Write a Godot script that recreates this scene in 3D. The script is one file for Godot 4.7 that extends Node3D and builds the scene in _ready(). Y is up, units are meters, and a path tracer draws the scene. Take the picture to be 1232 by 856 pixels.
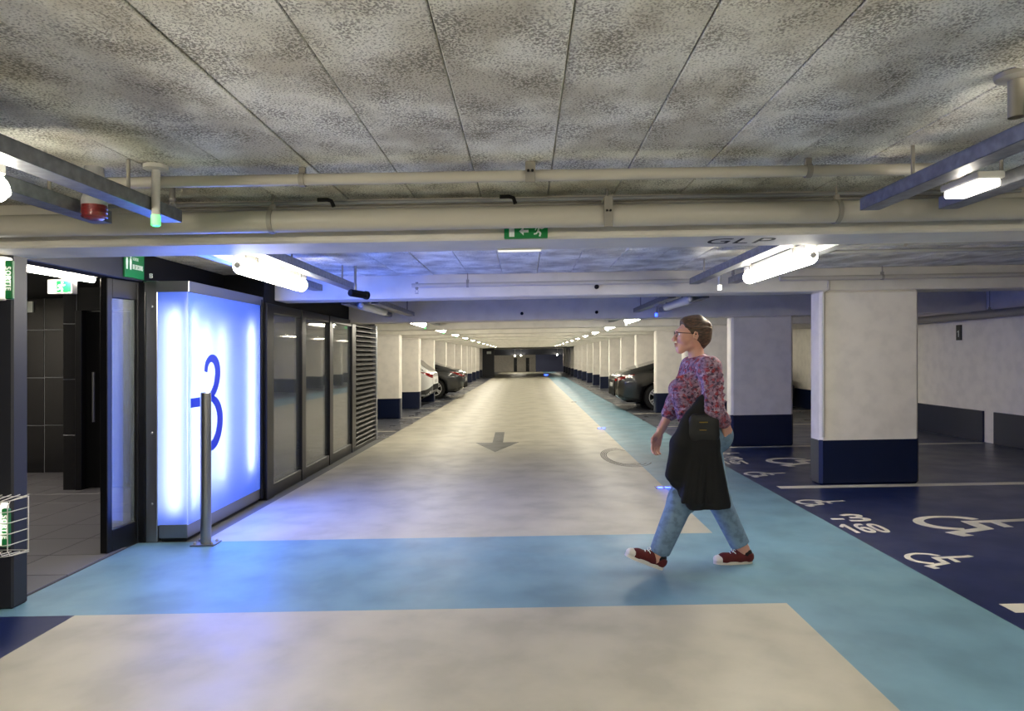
extends Node3D
# An underground car park, deck -3. World: x across the lane, y up, the lane runs along -z.
# The deck, its ceiling and its beams fall gently across the lane (drainage), walls and posts are plumb.
const FALL := 0.0175
const BEAMS := [3.57, 6.9, 9.8, 12.7, 15.5, 18.3, 21.1, 24.0, 26.9, 29.8, 32.7, 35.6, 38.5, 41.4, 44.3, 47.2, 50.1, 53.0]
var M := {}
var org := {}
var used := {}

class MB:
	var v := PackedVector3Array()
	var n := PackedVector3Array()
	var uv := PackedVector2Array()
	var idx := PackedInt32Array()
	func vert(p: Vector3, q: Vector3, t := Vector2.ZERO) -> int:
		v.append(p); n.append(q); uv.append(t)
		return v.size() - 1
	func poly(pts: Array, out: Vector3) -> void:
		# flat convex polygon turned so that it faces along «out»
		var q: Vector3 = (pts[1] - pts[0]).cross(pts[2] - pts[0])
		if q.length_squared() < 1e-18:
			return
		q = q.normalized()
		var flip := q.dot(out) < 0.0
		if flip:
			q = -q
		var s := v.size()
		for p in pts:
			vert(p, q)
		for i in range(1, pts.size() - 1):
			if flip:
				idx.append_array([s, s + i, s + i + 1])
			else:
				idx.append_array([s, s + i + 1, s + i])
	func box(lo: Vector3, hi: Vector3, b := 0.004) -> void:
		var c := (lo + hi) * 0.5
		var h := (hi - lo).abs() * 0.5
		b = minf(b, minf(h.x, minf(h.y, h.z)) * 0.45)
		var inner := h - Vector3(b, b, b)
		for ax in 3:
			for s in [-1.0, 1.0]:
				var o := Vector3.ZERO
				o[ax] = s
				var u := (ax + 1) % 3
				var w := (ax + 2) % 3
				var f := []
				for k in [[-1, -1], [1, -1], [1, 1], [-1, 1]]:
					var p := Vector3.ZERO
					p[ax] = s * h[ax]; p[u] = k[0] * inner[u]; p[w] = k[1] * inner[w]
					f.append(c + p)
				poly(f, o)
		if b <= 0.0:
			return
		for ax in 3:
			var u := (ax + 1) % 3
			var w := (ax + 2) % 3
			for su in [-1.0, 1.0]:
				for sw in [-1.0, 1.0]:
					var o := Vector3.ZERO
					o[u] = su; o[w] = sw
					var f := []
					for k in [[-1, 0], [1, 0], [1, 1], [-1, 1]]:
						var p := Vector3.ZERO
						p[ax] = k[0] * inner[ax]
						p[u] = su * (h[u] if k[1] == 0 else inner[u])
						p[w] = sw * (inner[w] if k[1] == 0 else h[w])
						f.append(c + p)
					poly(f, o)
		for sx in [-1.0, 1.0]:
			for sy in [-1.0, 1.0]:
				for sz in [-1.0, 1.0]:
					poly([c + Vector3(sx * h.x, sy * inner.y, sz * inner.z), c + Vector3(sx * inner.x, sy * h.y, sz * inner.z), c + Vector3(sx * inner.x, sy * inner.y, sz * h.z)], Vector3(sx, sy, sz))
	func grid(rows: Array, closed: bool) -> void:
		# rows of points with {p, n}; smooth surface
		var s := v.size()
		var m: int = rows[0].size()
		for r in rows:
			for e in r:
				vert(e[0], e[1])
		for i in rows.size() - 1:
			for j in (m if closed else m - 1):
				var a := s + i * m + j
				var b := s + i * m + (j + 1) % m
				var c := a + m
				var d := b + m
				var nn := (v[b] - v[a]).cross(v[c] - v[a])
				if nn.length_squared() < 1e-20:
					nn = (v[d] - v[b]).cross(v[c] - v[b])
				if nn.dot(n[a] + n[b] + n[c] + n[d]) > 0.0:
					idx.append_array([a, c, b, b, c, d])
				else:
					idx.append_array([a, b, c, b, d, c])
	func tube(path: Array, r, seg := 12, caps := true) -> void:
		var t0: Vector3 = (path[1] - path[0]).normalized()
		var u := t0.cross(Vector3.UP if absf(t0.y) < 0.9 else Vector3.RIGHT).normalized()
		var rows := []
		for i in path.size():
			var t: Vector3 = (path[mini(i + 1, path.size() - 1)] - path[maxi(i - 1, 0)]).normalized()
			u = (u - t * u.dot(t)).normalized()
			var w := t.cross(u)
			var rr: float = r[i] if r is Array else r
			var row := []
			for j in seg:
				var a := TAU * j / seg
				var q := u * cos(a) + w * sin(a)
				row.append([path[i] + q * rr, q])
			rows.append(row)
		grid(rows, true)
		if caps:
			for e in [0, rows.size() - 1]:
				var f := []
				for k in rows[e]:
					f.append(k[0])
				poly(f, (path[0] - path[1]) if e == 0 else (path[-1] - path[-2]))
	func lathe(o: Vector3, axis: Vector3, prof: Array, seg := 24) -> void:
		# prof: Vector2(radius, along axis)
		var u := axis.cross(Vector3.UP if absf(axis.y) < 0.9 else Vector3.RIGHT).normalized()
		var w := axis.cross(u)
		for i in prof.size() - 1:
			var p: Vector2 = prof[i]
			var q: Vector2 = prof[i + 1]
			if p.distance_squared_to(q) < 1e-12:
				continue
			var e := (q - p).normalized()
			var nn := Vector2(e.y, -e.x)
			var rows := [[], []]
			for j in seg:
				var a := TAU * j / seg
				var d := u * cos(a) + w * sin(a)
				var out := d * nn.x + axis * nn.y
				rows[0].append([o + d * p.x + axis * p.y, out])
				rows[1].append([o + d * q.x + axis * q.y, out])
			grid(rows, true)
	func ball(c: Vector3, r: Vector3, seg := 16, lo := -90.0, hi := 90.0) -> void:
		var rows := []
		for i in seg / 2 + 1:
			var la := deg_to_rad(lerpf(lo, hi, i / float(seg / 2)))
			var row := []
			for j in seg:
				var a := TAU * j / seg
				var d := Vector3(cos(la) * cos(a), sin(la), cos(la) * sin(a))
				row.append([c + d * r, (d / r).normalized()])
			rows.append(row)
		grid(rows, true)
	func prism(poly2: PackedVector2Array, o: Vector3, ux: Vector3, uy: Vector3, h: float) -> void:
		# polygon in the plane (o, ux, uy), raised by h along ux x uy
		var nrm := ux.cross(uy).normalized()
		var tri := Geometry2D.triangulate_polygon(poly2)
		for k in range(0, tri.size(), 3):
			var f := []
			for j in 3:
				var p := poly2[tri[k + j]]
				f.append(o + ux * p.x + uy * p.y + nrm * h)
			poly(f, nrm)
		var cw := Geometry2D.is_polygon_clockwise(poly2)
		for i in poly2.size():
			var a := poly2[i]
			var b := poly2[(i + 1) % poly2.size()]
			var e := b - a
			var out2 := Vector2(e.y, -e.x) * (-1.0 if cw else 1.0)
			poly([o + ux * a.x + uy * a.y, o + ux * b.x + uy * b.y, o + ux * b.x + uy * b.y + nrm * h, o + ux * a.x + uy * a.y + nrm * h], ux * out2.x + uy * out2.y)
	func mesh(o := Vector3.ZERO, fall := 0.0) -> ArrayMesh:
		var vv := PackedVector3Array()
		vv.resize(v.size())
		for i in v.size():
			var p := v[i] - o
			vv[i] = Vector3(p.x, p.y + fall * p.x, p.z)
		var arr := []
		arr.resize(Mesh.ARRAY_MAX)
		arr[Mesh.ARRAY_VERTEX] = vv
		arr[Mesh.ARRAY_NORMAL] = n
		arr[Mesh.ARRAY_TEX_UV] = uv
		arr[Mesh.ARRAY_INDEX] = idx
		var m := ArrayMesh.new()
		m.add_surface_from_arrays(Mesh.PRIMITIVE_TRIANGLES, arr)
		return m

# ---- helpers -------------------------------------------------------------
func numbered(parent: Node, called: String) -> String:
	var key := str(parent.get_instance_id()) + called
	var k: int = used.get(key, 0)
	used[key] = k + 1
	return called if k == 0 else "%s_%03d" % [called, k]

func W(x: float, y: float, d: float) -> Vector3:      # level coordinates, d = distance down the lane
	return Vector3(x, y, -d)

func place(p: Vector3) -> Vector3:                     # the same point on the falling deck
	return Vector3(p.x, p.y + FALL * p.x, p.z)

func B(mb: MB, x0: float, x1: float, y0: float, y1: float, d0: float, d1: float, b := 0.004) -> MB:
	mb.box(Vector3(minf(x0, x1), minf(y0, y1), -maxf(d0, d1)), Vector3(maxf(x0, x1), maxf(y0, y1), -minf(d0, d1)), b)
	return mb

func bx(x0: float, x1: float, y0: float, y1: float, d0: float, d1: float, b := 0.004) -> MB:
	return B(MB.new(), x0, x1, y0, y1, d0, d1, b)

func tag(o: Node3D, label := "", category := "", group := "", kind := "") -> Node3D:
	if label: o.set_meta("label", label)
	if category: o.set_meta("category", category)
	if group: o.set_meta("group", group)
	if kind: o.set_meta("kind", kind)
	return o

func thing(called: String, label: String, category: String, at: Vector3, group := "", kind := "") -> Node3D:
	var o := Node3D.new()
	o.name = numbered(self, called)
	add_child(o)
	o.position = place(at)
	org[o] = at
	return tag(o, label, category, group, kind)

func part(mb: MB, called: String, m: Material, parent: Node3D, label := "", fall := FALL) -> MeshInstance3D:
	var o := MeshInstance3D.new()
	o.name = numbered(parent, called)
	o.mesh = mb.mesh(org[parent], fall)
	o.mesh.surface_set_material(0, m)
	parent.add_child(o)
	org[o] = org[parent]
	if label: o.set_meta("label", label)
	return o

func piece(mesh: Mesh, called: String, m: Material, parent: Node3D, at: Vector3) -> MeshInstance3D:
	# one of many alike pieces sharing a mesh that was built round the origin
	var o := MeshInstance3D.new()
	o.name = numbered(parent, called)
	o.mesh = mesh
	o.material_override = m
	parent.add_child(o)
	o.position = place(at) - place(org[parent])
	return o

func solo(mb: MB, called: String, label: String, category: String, m: Material, group := "", kind := "") -> MeshInstance3D:
	var lo := mb.v[0]
	var hi := lo
	for p in mb.v:
		lo = lo.min(p); hi = hi.max(p)
	var at := Vector3((lo.x + hi.x) / 2, lo.y, (lo.z + hi.z) / 2)
	var o := MeshInstance3D.new()
	o.name = numbered(self, called)
	o.mesh = mb.mesh(at, FALL)
	o.mesh.surface_set_material(0, m)
	add_child(o)
	o.position = place(at)
	org[o] = at
	tag(o, label, category, group, kind)
	return o

func struct(mb: MB, called: String, label: String, m: Material) -> MeshInstance3D:
	return solo(mb, called, label, "", m, "", "structure")

func copy_of(o: Node3D, at: Vector3, label: String) -> Node3D:
	var c: Node3D = o.duplicate()
	c.name = numbered(self, String(o.name).rstrip("0123456789").trim_suffix("_"))
	add_child(c)
	c.position = place(at)
	org[c] = at
	c.set_meta("label", label)
	return c

func words(parent: Node3D, called: String, s: String, h: float, squeeze: float, at: Vector3, turn: Basis, m: Material, depth := 0.002, font := "Droid Sans", weight := 400) -> MeshInstance3D:
	var f := SystemFont.new()
	f.font_names = PackedStringArray([font])
	f.font_weight = weight
	var t := TextMesh.new()
	t.font = f
	t.text = s
	t.font_size = 64
	t.pixel_size = h / 46.0      # capitals are about 46 units high at this size
	t.depth = depth
	t.material = m
	var o := MeshInstance3D.new()
	o.name = numbered(parent, called)
	o.mesh = t
	parent.add_child(o)
	if absf(turn.x.x) > 0.9:       # lettering that runs across the lane follows the fall of the deck
		turn = Basis(Vector3(0, 0, 1), atan(FALL)) * turn
	o.transform = Transform3D(turn * Basis.from_scale(Vector3(squeeze, 1, 1)), place(at) - place(org[parent]))
	return o

func mat(c: Color, rough := 0.6, metal := 0.0, spec := 0.5) -> StandardMaterial3D:
	var m := StandardMaterial3D.new()
	m.albedo_color = c
	m.roughness = rough
	m.metallic = metal
	m.metallic_specular = spec
	return m

func glow(c: Color, e: float, base := Color(0.8, 0.8, 0.8)) -> StandardMaterial3D:
	var m := mat(base, 0.4)
	m.emission_enabled = true
	m.emission = c
	m.emission_energy_multiplier = e
	return m

func noise(size: int, freq: float, sd: int, stops: Array, oct := 4, kind := FastNoiseLite.TYPE_SIMPLEX_SMOOTH, bump := false) -> NoiseTexture2D:
	var f := FastNoiseLite.new()
	f.seed = sd
	f.noise_type = kind
	f.frequency = freq
	f.fractal_octaves = oct
	var t := NoiseTexture2D.new()
	t.width = size
	t.height = size
	t.seamless = true
	t.noise = f
	if bump:
		t.as_normal_map = true
		t.bump_strength = 3.0
	elif stops:
		var g := Gradient.new()
		g.offsets = PackedFloat32Array(stops.map(func(s): return s[0]))
		g.colors = PackedColorArray(stops.map(func(s): return s[1]))
		t.color_ramp = g
	return t

func tri(m: StandardMaterial3D, metres: float, world := true) -> StandardMaterial3D:
	m.uv1_triplanar = true
	m.uv1_world_triplanar = world
	m.uv1_scale = Vector3.ONE / metres
	return m

func overlay(m: StandardMaterial3D, t: Texture2D, metres: float) -> StandardMaterial3D:
	m.detail_enabled = true
	m.detail_albedo = t
	m.detail_blend_mode = BaseMaterial3D.BLEND_MODE_MUL
	m.detail_uv_layer = BaseMaterial3D.DETAIL_UV_2
	m.uv2_triplanar = true
	m.uv2_world_triplanar = true
	m.uv2_scale = Vector3.ONE / metres
	return m

func gray(v: float) -> Color:
	return Color(v, v, v)

func noise_bytes(size: int, freq: float, sd: int, oct: int, kind := FastNoiseLite.TYPE_SIMPLEX_SMOOTH, cell := FastNoiseLite.RETURN_DISTANCE) -> PackedByteArray:
	var f := FastNoiseLite.new()
	f.seed = sd; f.noise_type = kind; f.frequency = freq; f.fractal_octaves = oct
	f.cellular_return_type = cell
	var im := f.get_seamless_image(size, size)
	im.convert(Image.FORMAT_L8)
	return im.get_data()

func pitted() -> Array:
	# sprayed concrete: dense small pits, denser in some patches; colour and relief
	var s := 1024
	var fine := noise_bytes(s, 0.10, 5, 2)
	var worm := noise_bytes(s, 0.05, 9, 3)
	var patch := noise_bytes(s, 0.004, 21, 4)
	var grain := noise_bytes(s, 0.3, 33, 1)
	var col := PackedByteArray(); col.resize(s * s * 3)
	var hgt := PackedByteArray(); hgt.resize(s * s)
	for i in s * s:
		var p := patch[i] / 255.0
		var f := fine[i] / 255.0
		var w := worm[i] / 255.0
		var pit := clampf((0.36 + 0.22 * p - f) * 4.0, 0.0, 1.0) * lerpf(0.35, 0.9, p)
		pit = maxf(pit, clampf((0.34 + 0.12 * p - w) * 5.0, 0.0, 1.0) * clampf(p * 1.6 - 0.4, 0.0, 0.8))
		var g := grain[i] / 255.0 - 0.5
		var b := 0.96 + 0.08 * g + 0.05 * (f - 0.5)
		var k := 1.0 - 0.42 * pit
		col[i * 3] = int(clampf(b * k, 0, 1) * 255)
		col[i * 3 + 1] = int(clampf(b * 0.995 * k * (1.0 - 0.01 * pit), 0, 1) * 255)
		col[i * 3 + 2] = int(clampf(b * 0.945 * k * (1.0 - 0.05 * pit), 0, 1) * 255)
		hgt[i] = int(clampf(0.75 + 0.2 * g - 0.6 * pit, 0, 1) * 255)
	return [ImageTexture.create_from_image(Image.create_from_data(s, s, false, Image.FORMAT_RGB8, col)), ImageTexture.create_from_image(Image.create_from_data(s, s, false, Image.FORMAT_L8, hgt))]

func floral() -> ImageTexture:
	var s := 512
	var a := noise_bytes(s, 0.03, 3, 3)
	var b := noise_bytes(s, 0.045, 14, 3)
	var c := noise_bytes(s, 0.06, 27, 2)
	var im := Image.create(s, s, false, Image.FORMAT_RGB8)
	for y in s:
		for x in s:
			var i := y * s + x
			var col := Color(0.62, 0.52, 0.60)
			if a[i] > 150: col = Color(0.78, 0.70, 0.75)
			if b[i] > 148: col = Color(0.50, 0.12, 0.17)
			if b[i] > 176: col = Color(0.72, 0.24, 0.26)
			if c[i] < 96: col = Color(0.22, 0.16, 0.26)
			im.set_pixel(x, y, col)
	return ImageTexture.create_from_image(im)

func materials() -> void:
	var pit := pitted()
	for k in 3:
		var m := mat(Color(1.0, 1.0, 1.0), 0.9)
		m.albedo_texture = pit[0]
		m.heightmap_enabled = true
		m.heightmap_texture = pit[1]
		m.heightmap_scale = 0.5
		tri(m, 1.15)
		m.uv1_offset = Vector3(0.37 * k, 0.0, 0.61 * k)
		overlay(m, noise(512, 0.012, 50, [[0.25, Color(0.84, 0.825, 0.79)], [0.5, Color(0.95, 0.945, 0.93)], [0.72, Color(1, 1, 1)]], 5), 2.9)
		M["plank%d" % k] = m
	M.slab = mat(gray(0.55), 0.9)
	var mottle := noise(512, 0.012, 7, [[0.2, gray(0.955)], [0.5, gray(0.985)], [0.8, gray(1.0)]], 5)
	M.white = tri(mat(Color(0.90, 0.875, 0.835), 0.55, 0.0, 0.4), 1.7)
	M.white.albedo_texture = mottle
	M.beam = tri(mat(Color(0.87, 0.85, 0.80), 0.5, 0.0, 0.45), 2.1)
	M.beam.albedo_texture = mottle
	M.dado = tri(mat(Color(0.018, 0.075, 0.20), 0.35), 1.3)
	M.dado.albedo_texture = mottle
	var scuff := noise(1024, 0.004, 17, [[0.2, gray(0.91)], [0.5, gray(0.965)], [0.8, gray(1.0)]], 6)
	var shine := noise(512, 0.008, 41, [[0.2, gray(0.80)], [0.5, gray(0.90)], [0.8, gray(1.0)]], 5)
	for k in [["cream", Color(0.70, 0.68, 0.615), 0.54], ["aqua", Color(0.43, 0.575, 0.645), 0.50], ["navy", Color(0.105, 0.155, 0.335), 0.36], ["bay", Color(0.31, 0.32, 0.36), 0.34], ["line", Color(0.85, 0.83, 0.78), 0.5], ["arrow", Color(0.33, 0.33, 0.33), 0.5]]:
		var m := tri(mat(k[1], k[2]), 2.3)
		m.albedo_texture = scuff
		m.roughness_texture = shine
		M[k[0]] = m
	M.base = mat(gray(0.4), 0.8)
	M.rubber = mat(Color(0.20, 0.18, 0.16), 0.7)
	M.steel = mat(Color(0.58, 0.58, 0.58), 0.33, 0.9)
	M.galva = tri(mat(Color(0.60, 0.61, 0.63), 0.42, 0.75), 0.5)
	M.galva.albedo_texture = noise(256, 0.03, 62, [[0.2, gray(0.85)], [0.8, gray(1.0)]], 3)
	M.pipe = mat(Color(0.74, 0.72, 0.67), 0.4)
	M.clamp = mat(Color(0.60, 0.58, 0.54), 0.5, 0.2)
	M.black = mat(Color(0.04, 0.04, 0.045), 0.6, 0.0, 0.3)
	M.frame = mat(Color(0.09, 0.09, 0.10), 0.35, 0.3)
	M.fascia = mat(Color(0.11, 0.12, 0.16), 0.5)
	M.slat = mat(Color(0.40, 0.39, 0.385), 0.4, 0.5)
	M.louver = mat(Color(0.30, 0.295, 0.29), 0.4, 0.5)
	M.plastic = mat(Color(0.80, 0.79, 0.76), 0.4)
	M.dull = mat(Color(0.62, 0.62, 0.62), 0.5)
	M.tile = mat(Color(0.40, 0.39, 0.40), 0.35)
	M.tile2 = mat(Color(0.36, 0.35, 0.365), 0.38)
	M.grout = mat(Color(0.22, 0.22, 0.23), 0.8)
	M.walltile = mat(Color(0.075, 0.075, 0.085), 0.25)
	M.wallgrout = mat(Color(0.60, 0.60, 0.61), 0.8)
	M.green = mat(Color(0.02, 0.42, 0.20), 0.4)
	M.sign = mat(Color(0.9, 0.92, 0.9), 0.4)
	M.tube = glow(Color(1.0, 0.97, 0.89), 60.0)
	M.dead = mat(Color(0.82, 0.82, 0.80), 0.3)
	M.inner = glow(Color(0.84, 0.91, 1.0), 21.0)
	var gl := mat(Color(0.55, 0.58, 0.58, 0.25), 0.03)
	gl.transparency = BaseMaterial3D.TRANSPARENCY_ALPHA
	M.glass = gl
	var fc := mat(Color(0.17, 0.31, 0.62), 0.3)
	fc.backlight_enabled = true
	fc.backlight = Color(1, 1, 1)
	fc.emission_enabled = true
	fc.emission = Color(0.0, 0.36, 1.0)
	fc.emission_energy_multiplier = 0.9
	M.face = fc
	M.reflector = mat(Color(0.10, 0.25, 0.75), 0.6)
	var nm := mat(Color(0.02, 0.16, 0.55), 0.4)
	nm.emission_enabled = true
	nm.emission = Color(0.0, 0.12, 0.75)
	nm.emission_energy_multiplier = 0.8
	M.numeral = nm
	M.led_blue = glow(Color(0.15, 0.30, 1.0), 6.0)
	M.led_green = glow(Color(0.05, 0.9, 0.4), 1.3)
	M.led_white = glow(Color(1.0, 0.97, 0.9), 4.0)
	M.green_lit = glow(Color(0.02, 0.50, 0.18), 0.12, Color(0.02, 0.42, 0.2))
	M.exit_lens = glow(Color(1.0, 0.98, 0.90), 0.9)
	M.red = mat(Color(0.45, 0.02, 0.03), 0.12)
	M.red.clearcoat_enabled = true
	M.bumper = mat(Color(0.20, 0.20, 0.20), 0.6)
	M.far_blue = mat(Color(0.24, 0.26, 0.38), 0.6)
	M.lens = glow(Color(1.0, 0.97, 0.92), 3.0)

func _ready() -> void:
	# camera: lens level, looking straight down the lane, shifted a little sideways
	var cam := Camera3D.new()
	cam.name = "camera"
	cam.projection = Camera3D.PROJECTION_FRUSTUM
	cam.near = 0.1
	cam.far = 200.0
	cam.size = 2.0 * 428.0 / 800.0 * 0.1
	cam.frustum_offset = Vector2(-16.0, 0.0) / 800.0 * 0.1
	add_child(cam)
	cam.position = Vector3(0, 1.4, 0)
	cam.current = true
	# no daylight comes down here: a near-black sky, the deck is closed on all sides
	var env := Environment.new()
	env.background_mode = Environment.BG_COLOR
	env.background_color = Color(0.01, 0.01, 0.01)
	env.ambient_light_source = Environment.AMBIENT_SOURCE_DISABLED
	env.tonemap_mode = Environment.TONE_MAPPER_LINEAR
	env.tonemap_exposure = 1.0
	env.sdfgi_enabled = true
	env.ssao_enabled = true
	env.ssil_enabled = true
	var we := WorldEnvironment.new()
	we.name = "environment"
	we.environment = env
	add_child(we)
	materials()
	deck()
	overhead()
	pillars()
	kiosk()
	lightbox()
	trunking()
	pipes()
	fittings()
	cars()
	far_end()
	woman()

# ---- the deck: slab, paint, markings --------------------------------------
func flat(mb: MB, pts: Array, y0: float, h: float) -> MB:
	# polygon in plan, points (x, distance), painted or laid from y0 upwards by h
	var p := PackedVector2Array()
	for q in pts:
		p.append(Vector2(q[0], q[1]))
	mb.prism(p, Vector3(0, y0, 0), Vector3(1, 0, 0), Vector3(0, 0, -1), h)
	return mb

func lane_left(d: float) -> float:
	return -2.5 + 0.36 * clampf((d - 5.0) / 30.0, 0.0, 1.0)

func stroke(mb: MB, line: Array, w: float, o: Vector3, ux: Vector3, uy: Vector3, h: float) -> void:
	for pg in Geometry2D.offset_polyline(PackedVector2Array(line), w / 2, Geometry2D.JOIN_ROUND, Geometry2D.END_BUTT):
		if not Geometry2D.is_polygon_clockwise(pg):
			mb.prism(pg, o, ux, uy, h)

func wheelchair(fl: Node3D, x: float, d: float, long: float, wide: float) -> void:
	# painted wheelchair user, read by someone driving in from the lane: its up is +x
	var o := W(x, 0.0, d)
	var ux := Vector3(0, 0, wide)
	var uy := Vector3(long, 0, 0)
	var mb := MB.new()
	var arc := []
	for i in 25:
		var a := deg_to_rad(118.0 + i * 232.0 / 24.0)
		arc.append(Vector2(0.42 + 0.30 * cos(a), 0.31 + 0.27 * sin(a)))
	var polys: Array[PackedVector2Array] = []
	for s in [[arc, 0.085], [[Vector2(0.31, 1.01), Vector2(0.35, 0.92), Vector2(0.40, 0.44), Vector2(0.70, 0.44), Vector2(0.86, 0.12), Vector2(1.0, 0.17)], 0.10], [[Vector2(0.385, 0.64), Vector2(0.66, 0.64)], 0.075]]:
		for pg in Geometry2D.offset_polyline(PackedVector2Array(s[0]), s[1] / 2, Geometry2D.JOIN_MITER, Geometry2D.END_BUTT):
			polys.append(pg)
	var k := 0
	while k < polys.size():          # join the strokes that touch into one painted figure
		var j := k + 1
		while j < polys.size():
			var got := Geometry2D.merge_polygons(polys[k], polys[j])
			if got.size() == 1:
				polys[k] = got[0]
				polys.remove_at(j)
				j = k + 1
			else:
				j += 1
		k += 1
	for pg in polys:
		mb.prism(pg, o, ux, uy, 0.0015)
	part(mb, "wheelchair_symbol", M.line, fl, "white painted wheelchair symbol")

func deck() -> void:
	var fl := thing("floor", "painted resin floor of the car park deck", "", W(0, -0.25, 20), "", "structure")
	part(bx(-8.0, 7.2, -0.25, -0.003, -9.0, 60.0, 0.0), "slab", M.base, fl)
	var z := -0.003
	part(flat(MB.new(), [[-2.5, -9], [1.45, -9], [1.45, 3.69], [-2.5, 3.69]], z, 0.003), "lane_paint", M.cream, fl, "cream lane paint in front of the blue crossing")
	var far := [[1.45, 5.15], [1.45, 58.0], [lane_left(58), 58.0]]
	for d in [35.0, 25.0, 15.0, 11.6, 8.0, 5.15]:
		far.append([lane_left(d), d])
	part(flat(MB.new(), far, z, 0.003), "lane_paint", M.cream, fl, "cream lane paint running on behind the blue crossing")
	part(flat(MB.new(), [[-3.0, 3.69], [1.45, 3.69], [1.45, 5.15], [-3.0, 5.15]], z, 0.003), "crossing_paint", M.aqua, fl, "light blue pedestrian crossing band")
	part(flat(MB.new(), [[1.45, -9], [2.46, -9], [2.46, 58], [1.45, 58]], z, 0.003), "walkway_paint", M.aqua, fl, "light blue walkway strip along the lane")
	part(flat(MB.new(), [[2.46, -9], [6.8, -9], [6.8, 12.9], [2.46, 12.9]], z, 0.003), "bay_paint", M.navy, fl, "navy paint of the accessible bays")
	part(flat(MB.new(), [[2.46, 12.9], [6.8, 12.9], [6.8, 58], [2.46, 58]], z, 0.003), "bay_paint", M.bay, fl, "grey paint of the ordinary bays")
	part(flat(MB.new(), [[-7.0, -9], [-2.5, -9], [-2.5, 3.69], [-7.0, 3.69]], z, 0.003), "bay_paint", M.navy, fl, "navy paint beside the kiosk corner")
	var left := [[-7.0, 11.55], [lane_left(11.55), 11.55], [lane_left(15), 15.0], [lane_left(25), 25.0], [lane_left(35), 35.0], [lane_left(58), 58.0], [-7.0, 58.0]]
	part(flat(MB.new(), left, z, 0.003), "bay_paint", M.bay, fl, "grey paint of the bays beyond the louvre")
	# bay lines
	for l in [[2.58, 6.8, 3.50, 3.62], [2.60, 6.75, 6.76, 6.88]]:
		part(flat(MB.new(), [[l[0], l[2]], [l[1], l[2]], [l[1], l[3]], [l[0], l[3]]], 0.0, 0.0015), "bay_line", M.line, fl)
	for i in range(2, 12):
		var d: float = BEAMS[i] - 0.05
		part(flat(MB.new(), [[2.5, d - 0.05], [6.7, d - 0.05], [6.7, d + 0.05], [2.5, d + 0.05]], 0.0, 0.0015), "bay_line", M.line, fl)
		if i > 2:
			var x := lane_left(d) - 0.05
			part(flat(MB.new(), [[-6.9, d - 0.05], [x, d - 0.05], [x, d + 0.05], [-6.9, d + 0.05]], 0.0, 0.0015), "bay_line", M.line, fl)
	# markings in the accessible bays
	wheelchair(fl, 2.50, 6.26, 0.45, 0.30)
	wheelchair(fl, 2.54, 4.58, 0.45, 0.36)
	wheelchair(fl, 3.13, 5.60, 0.98, 0.66)
	wheelchair(fl, 2.50, 7.75, 0.47, 0.36)
	wheelchair(fl, 3.07, 8.75, 0.95, 0.70)
	wheelchair(fl, 2.50, 9.30, 0.45, 0.30)
	var lie := Basis(Vector3(1, 0, 0), -PI / 2)
	words(fl, "bay_number", "-3", 0.24, 1.15, W(2.69, 0.0008, 5.53), lie * Basis.from_scale(Vector3(1, 1, 1)), M.line, 0.0015, "Droid Sans", 700)
	words(fl, "bay_number", "160", 0.26, 0.58, W(2.65, 0.0008, 5.20), lie, M.line, 0.0015, "Droid Sans", 700)
	words(fl, "bay_number", "-3", 0.24, 1.15, W(2.69, 0.0008, 8.75), lie, M.line, 0.0015, "Droid Sans", 700)
	words(fl, "bay_number", "161", 0.26, 0.58, W(2.65, 0.0008, 8.42), lie, M.line, 0.0015, "Droid Sans", 700)
	var ar := MB.new()
	flat(ar, [[-0.44, 9.7], [-0.10, 10.75], [-0.36, 10.75], [-0.38, 12.2], [-0.55, 12.2], [-0.53, 10.75], [-0.80, 10.75]], 0.0, 0.0012)
	part(ar, "arrow_marking", M.arrow, fl, "grey direction arrow pointing down the lane")
	# black tyre scrubs where cars turn beside the walkway
	for k in 4:
		var line := []
		for i in 21:
			var a := deg_to_rad(60.0 + 10.0 * k + 11.5 * i)
			line.append(Vector2(1.33 + (0.22 + 0.035 * k) * cos(a) + 0.012 * k, 9.05 + (0.62 + 0.07 * k) * sin(a)))
		var mb := MB.new()
		stroke(mb, line, 0.012, Vector3(0, 0.0, 0), Vector3(1, 0, 0), Vector3(0, 0, -1), 0.0008)
		part(mb, "tyre_mark", M.rubber, fl, "thin black curved tyre mark")
	# studs along the walkway edge
	for s in [[1.43, 6.9, 1], [1.43, 12.5, 1], [1.43, 19.6, 0], [1.43, 46.0, 2]]:
		var far_off: bool = s[2] == 2
		var w := 0.10 if far_off else 0.055
		var t := thing("floor_stud", ["unlit floor stud at the walkway edge between the lit ones", "blue lit floor stud at the walkway edge beside the walking woman" if s[1] < 8 else "blue lit floor stud at the walkway edge near the arrow", "brightest blue floor stud at the far end of the walkway edge"][s[2]], "floor stud", W(s[0], 0.0, s[1]), "studs along the walkway edge")
		part(bx(s[0] - w * 1.5, s[0] + w * 1.5, 0.0, 0.012, s[1] - w, s[1] + w, 0.006), "body", M.dull, t)
		for e in [-1, 1]:
			part(bx(s[0] + e * w * 0.7 - w * 0.5, s[0] + e * w * 0.7 + w * 0.5, 0.006, 0.017 if not far_off else 0.07, s[1] - w - 0.002, s[1] - w * 0.4, 0.003), "lens", M.dull if s[2] == 0 else M.led_blue, t)
		if s[2]:
			lamp_dot(t, W(s[0], 0.05, s[1] - w - 0.05), Color(0.15, 0.3, 1.0), 0.004 if not far_off else 0.06)

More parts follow.
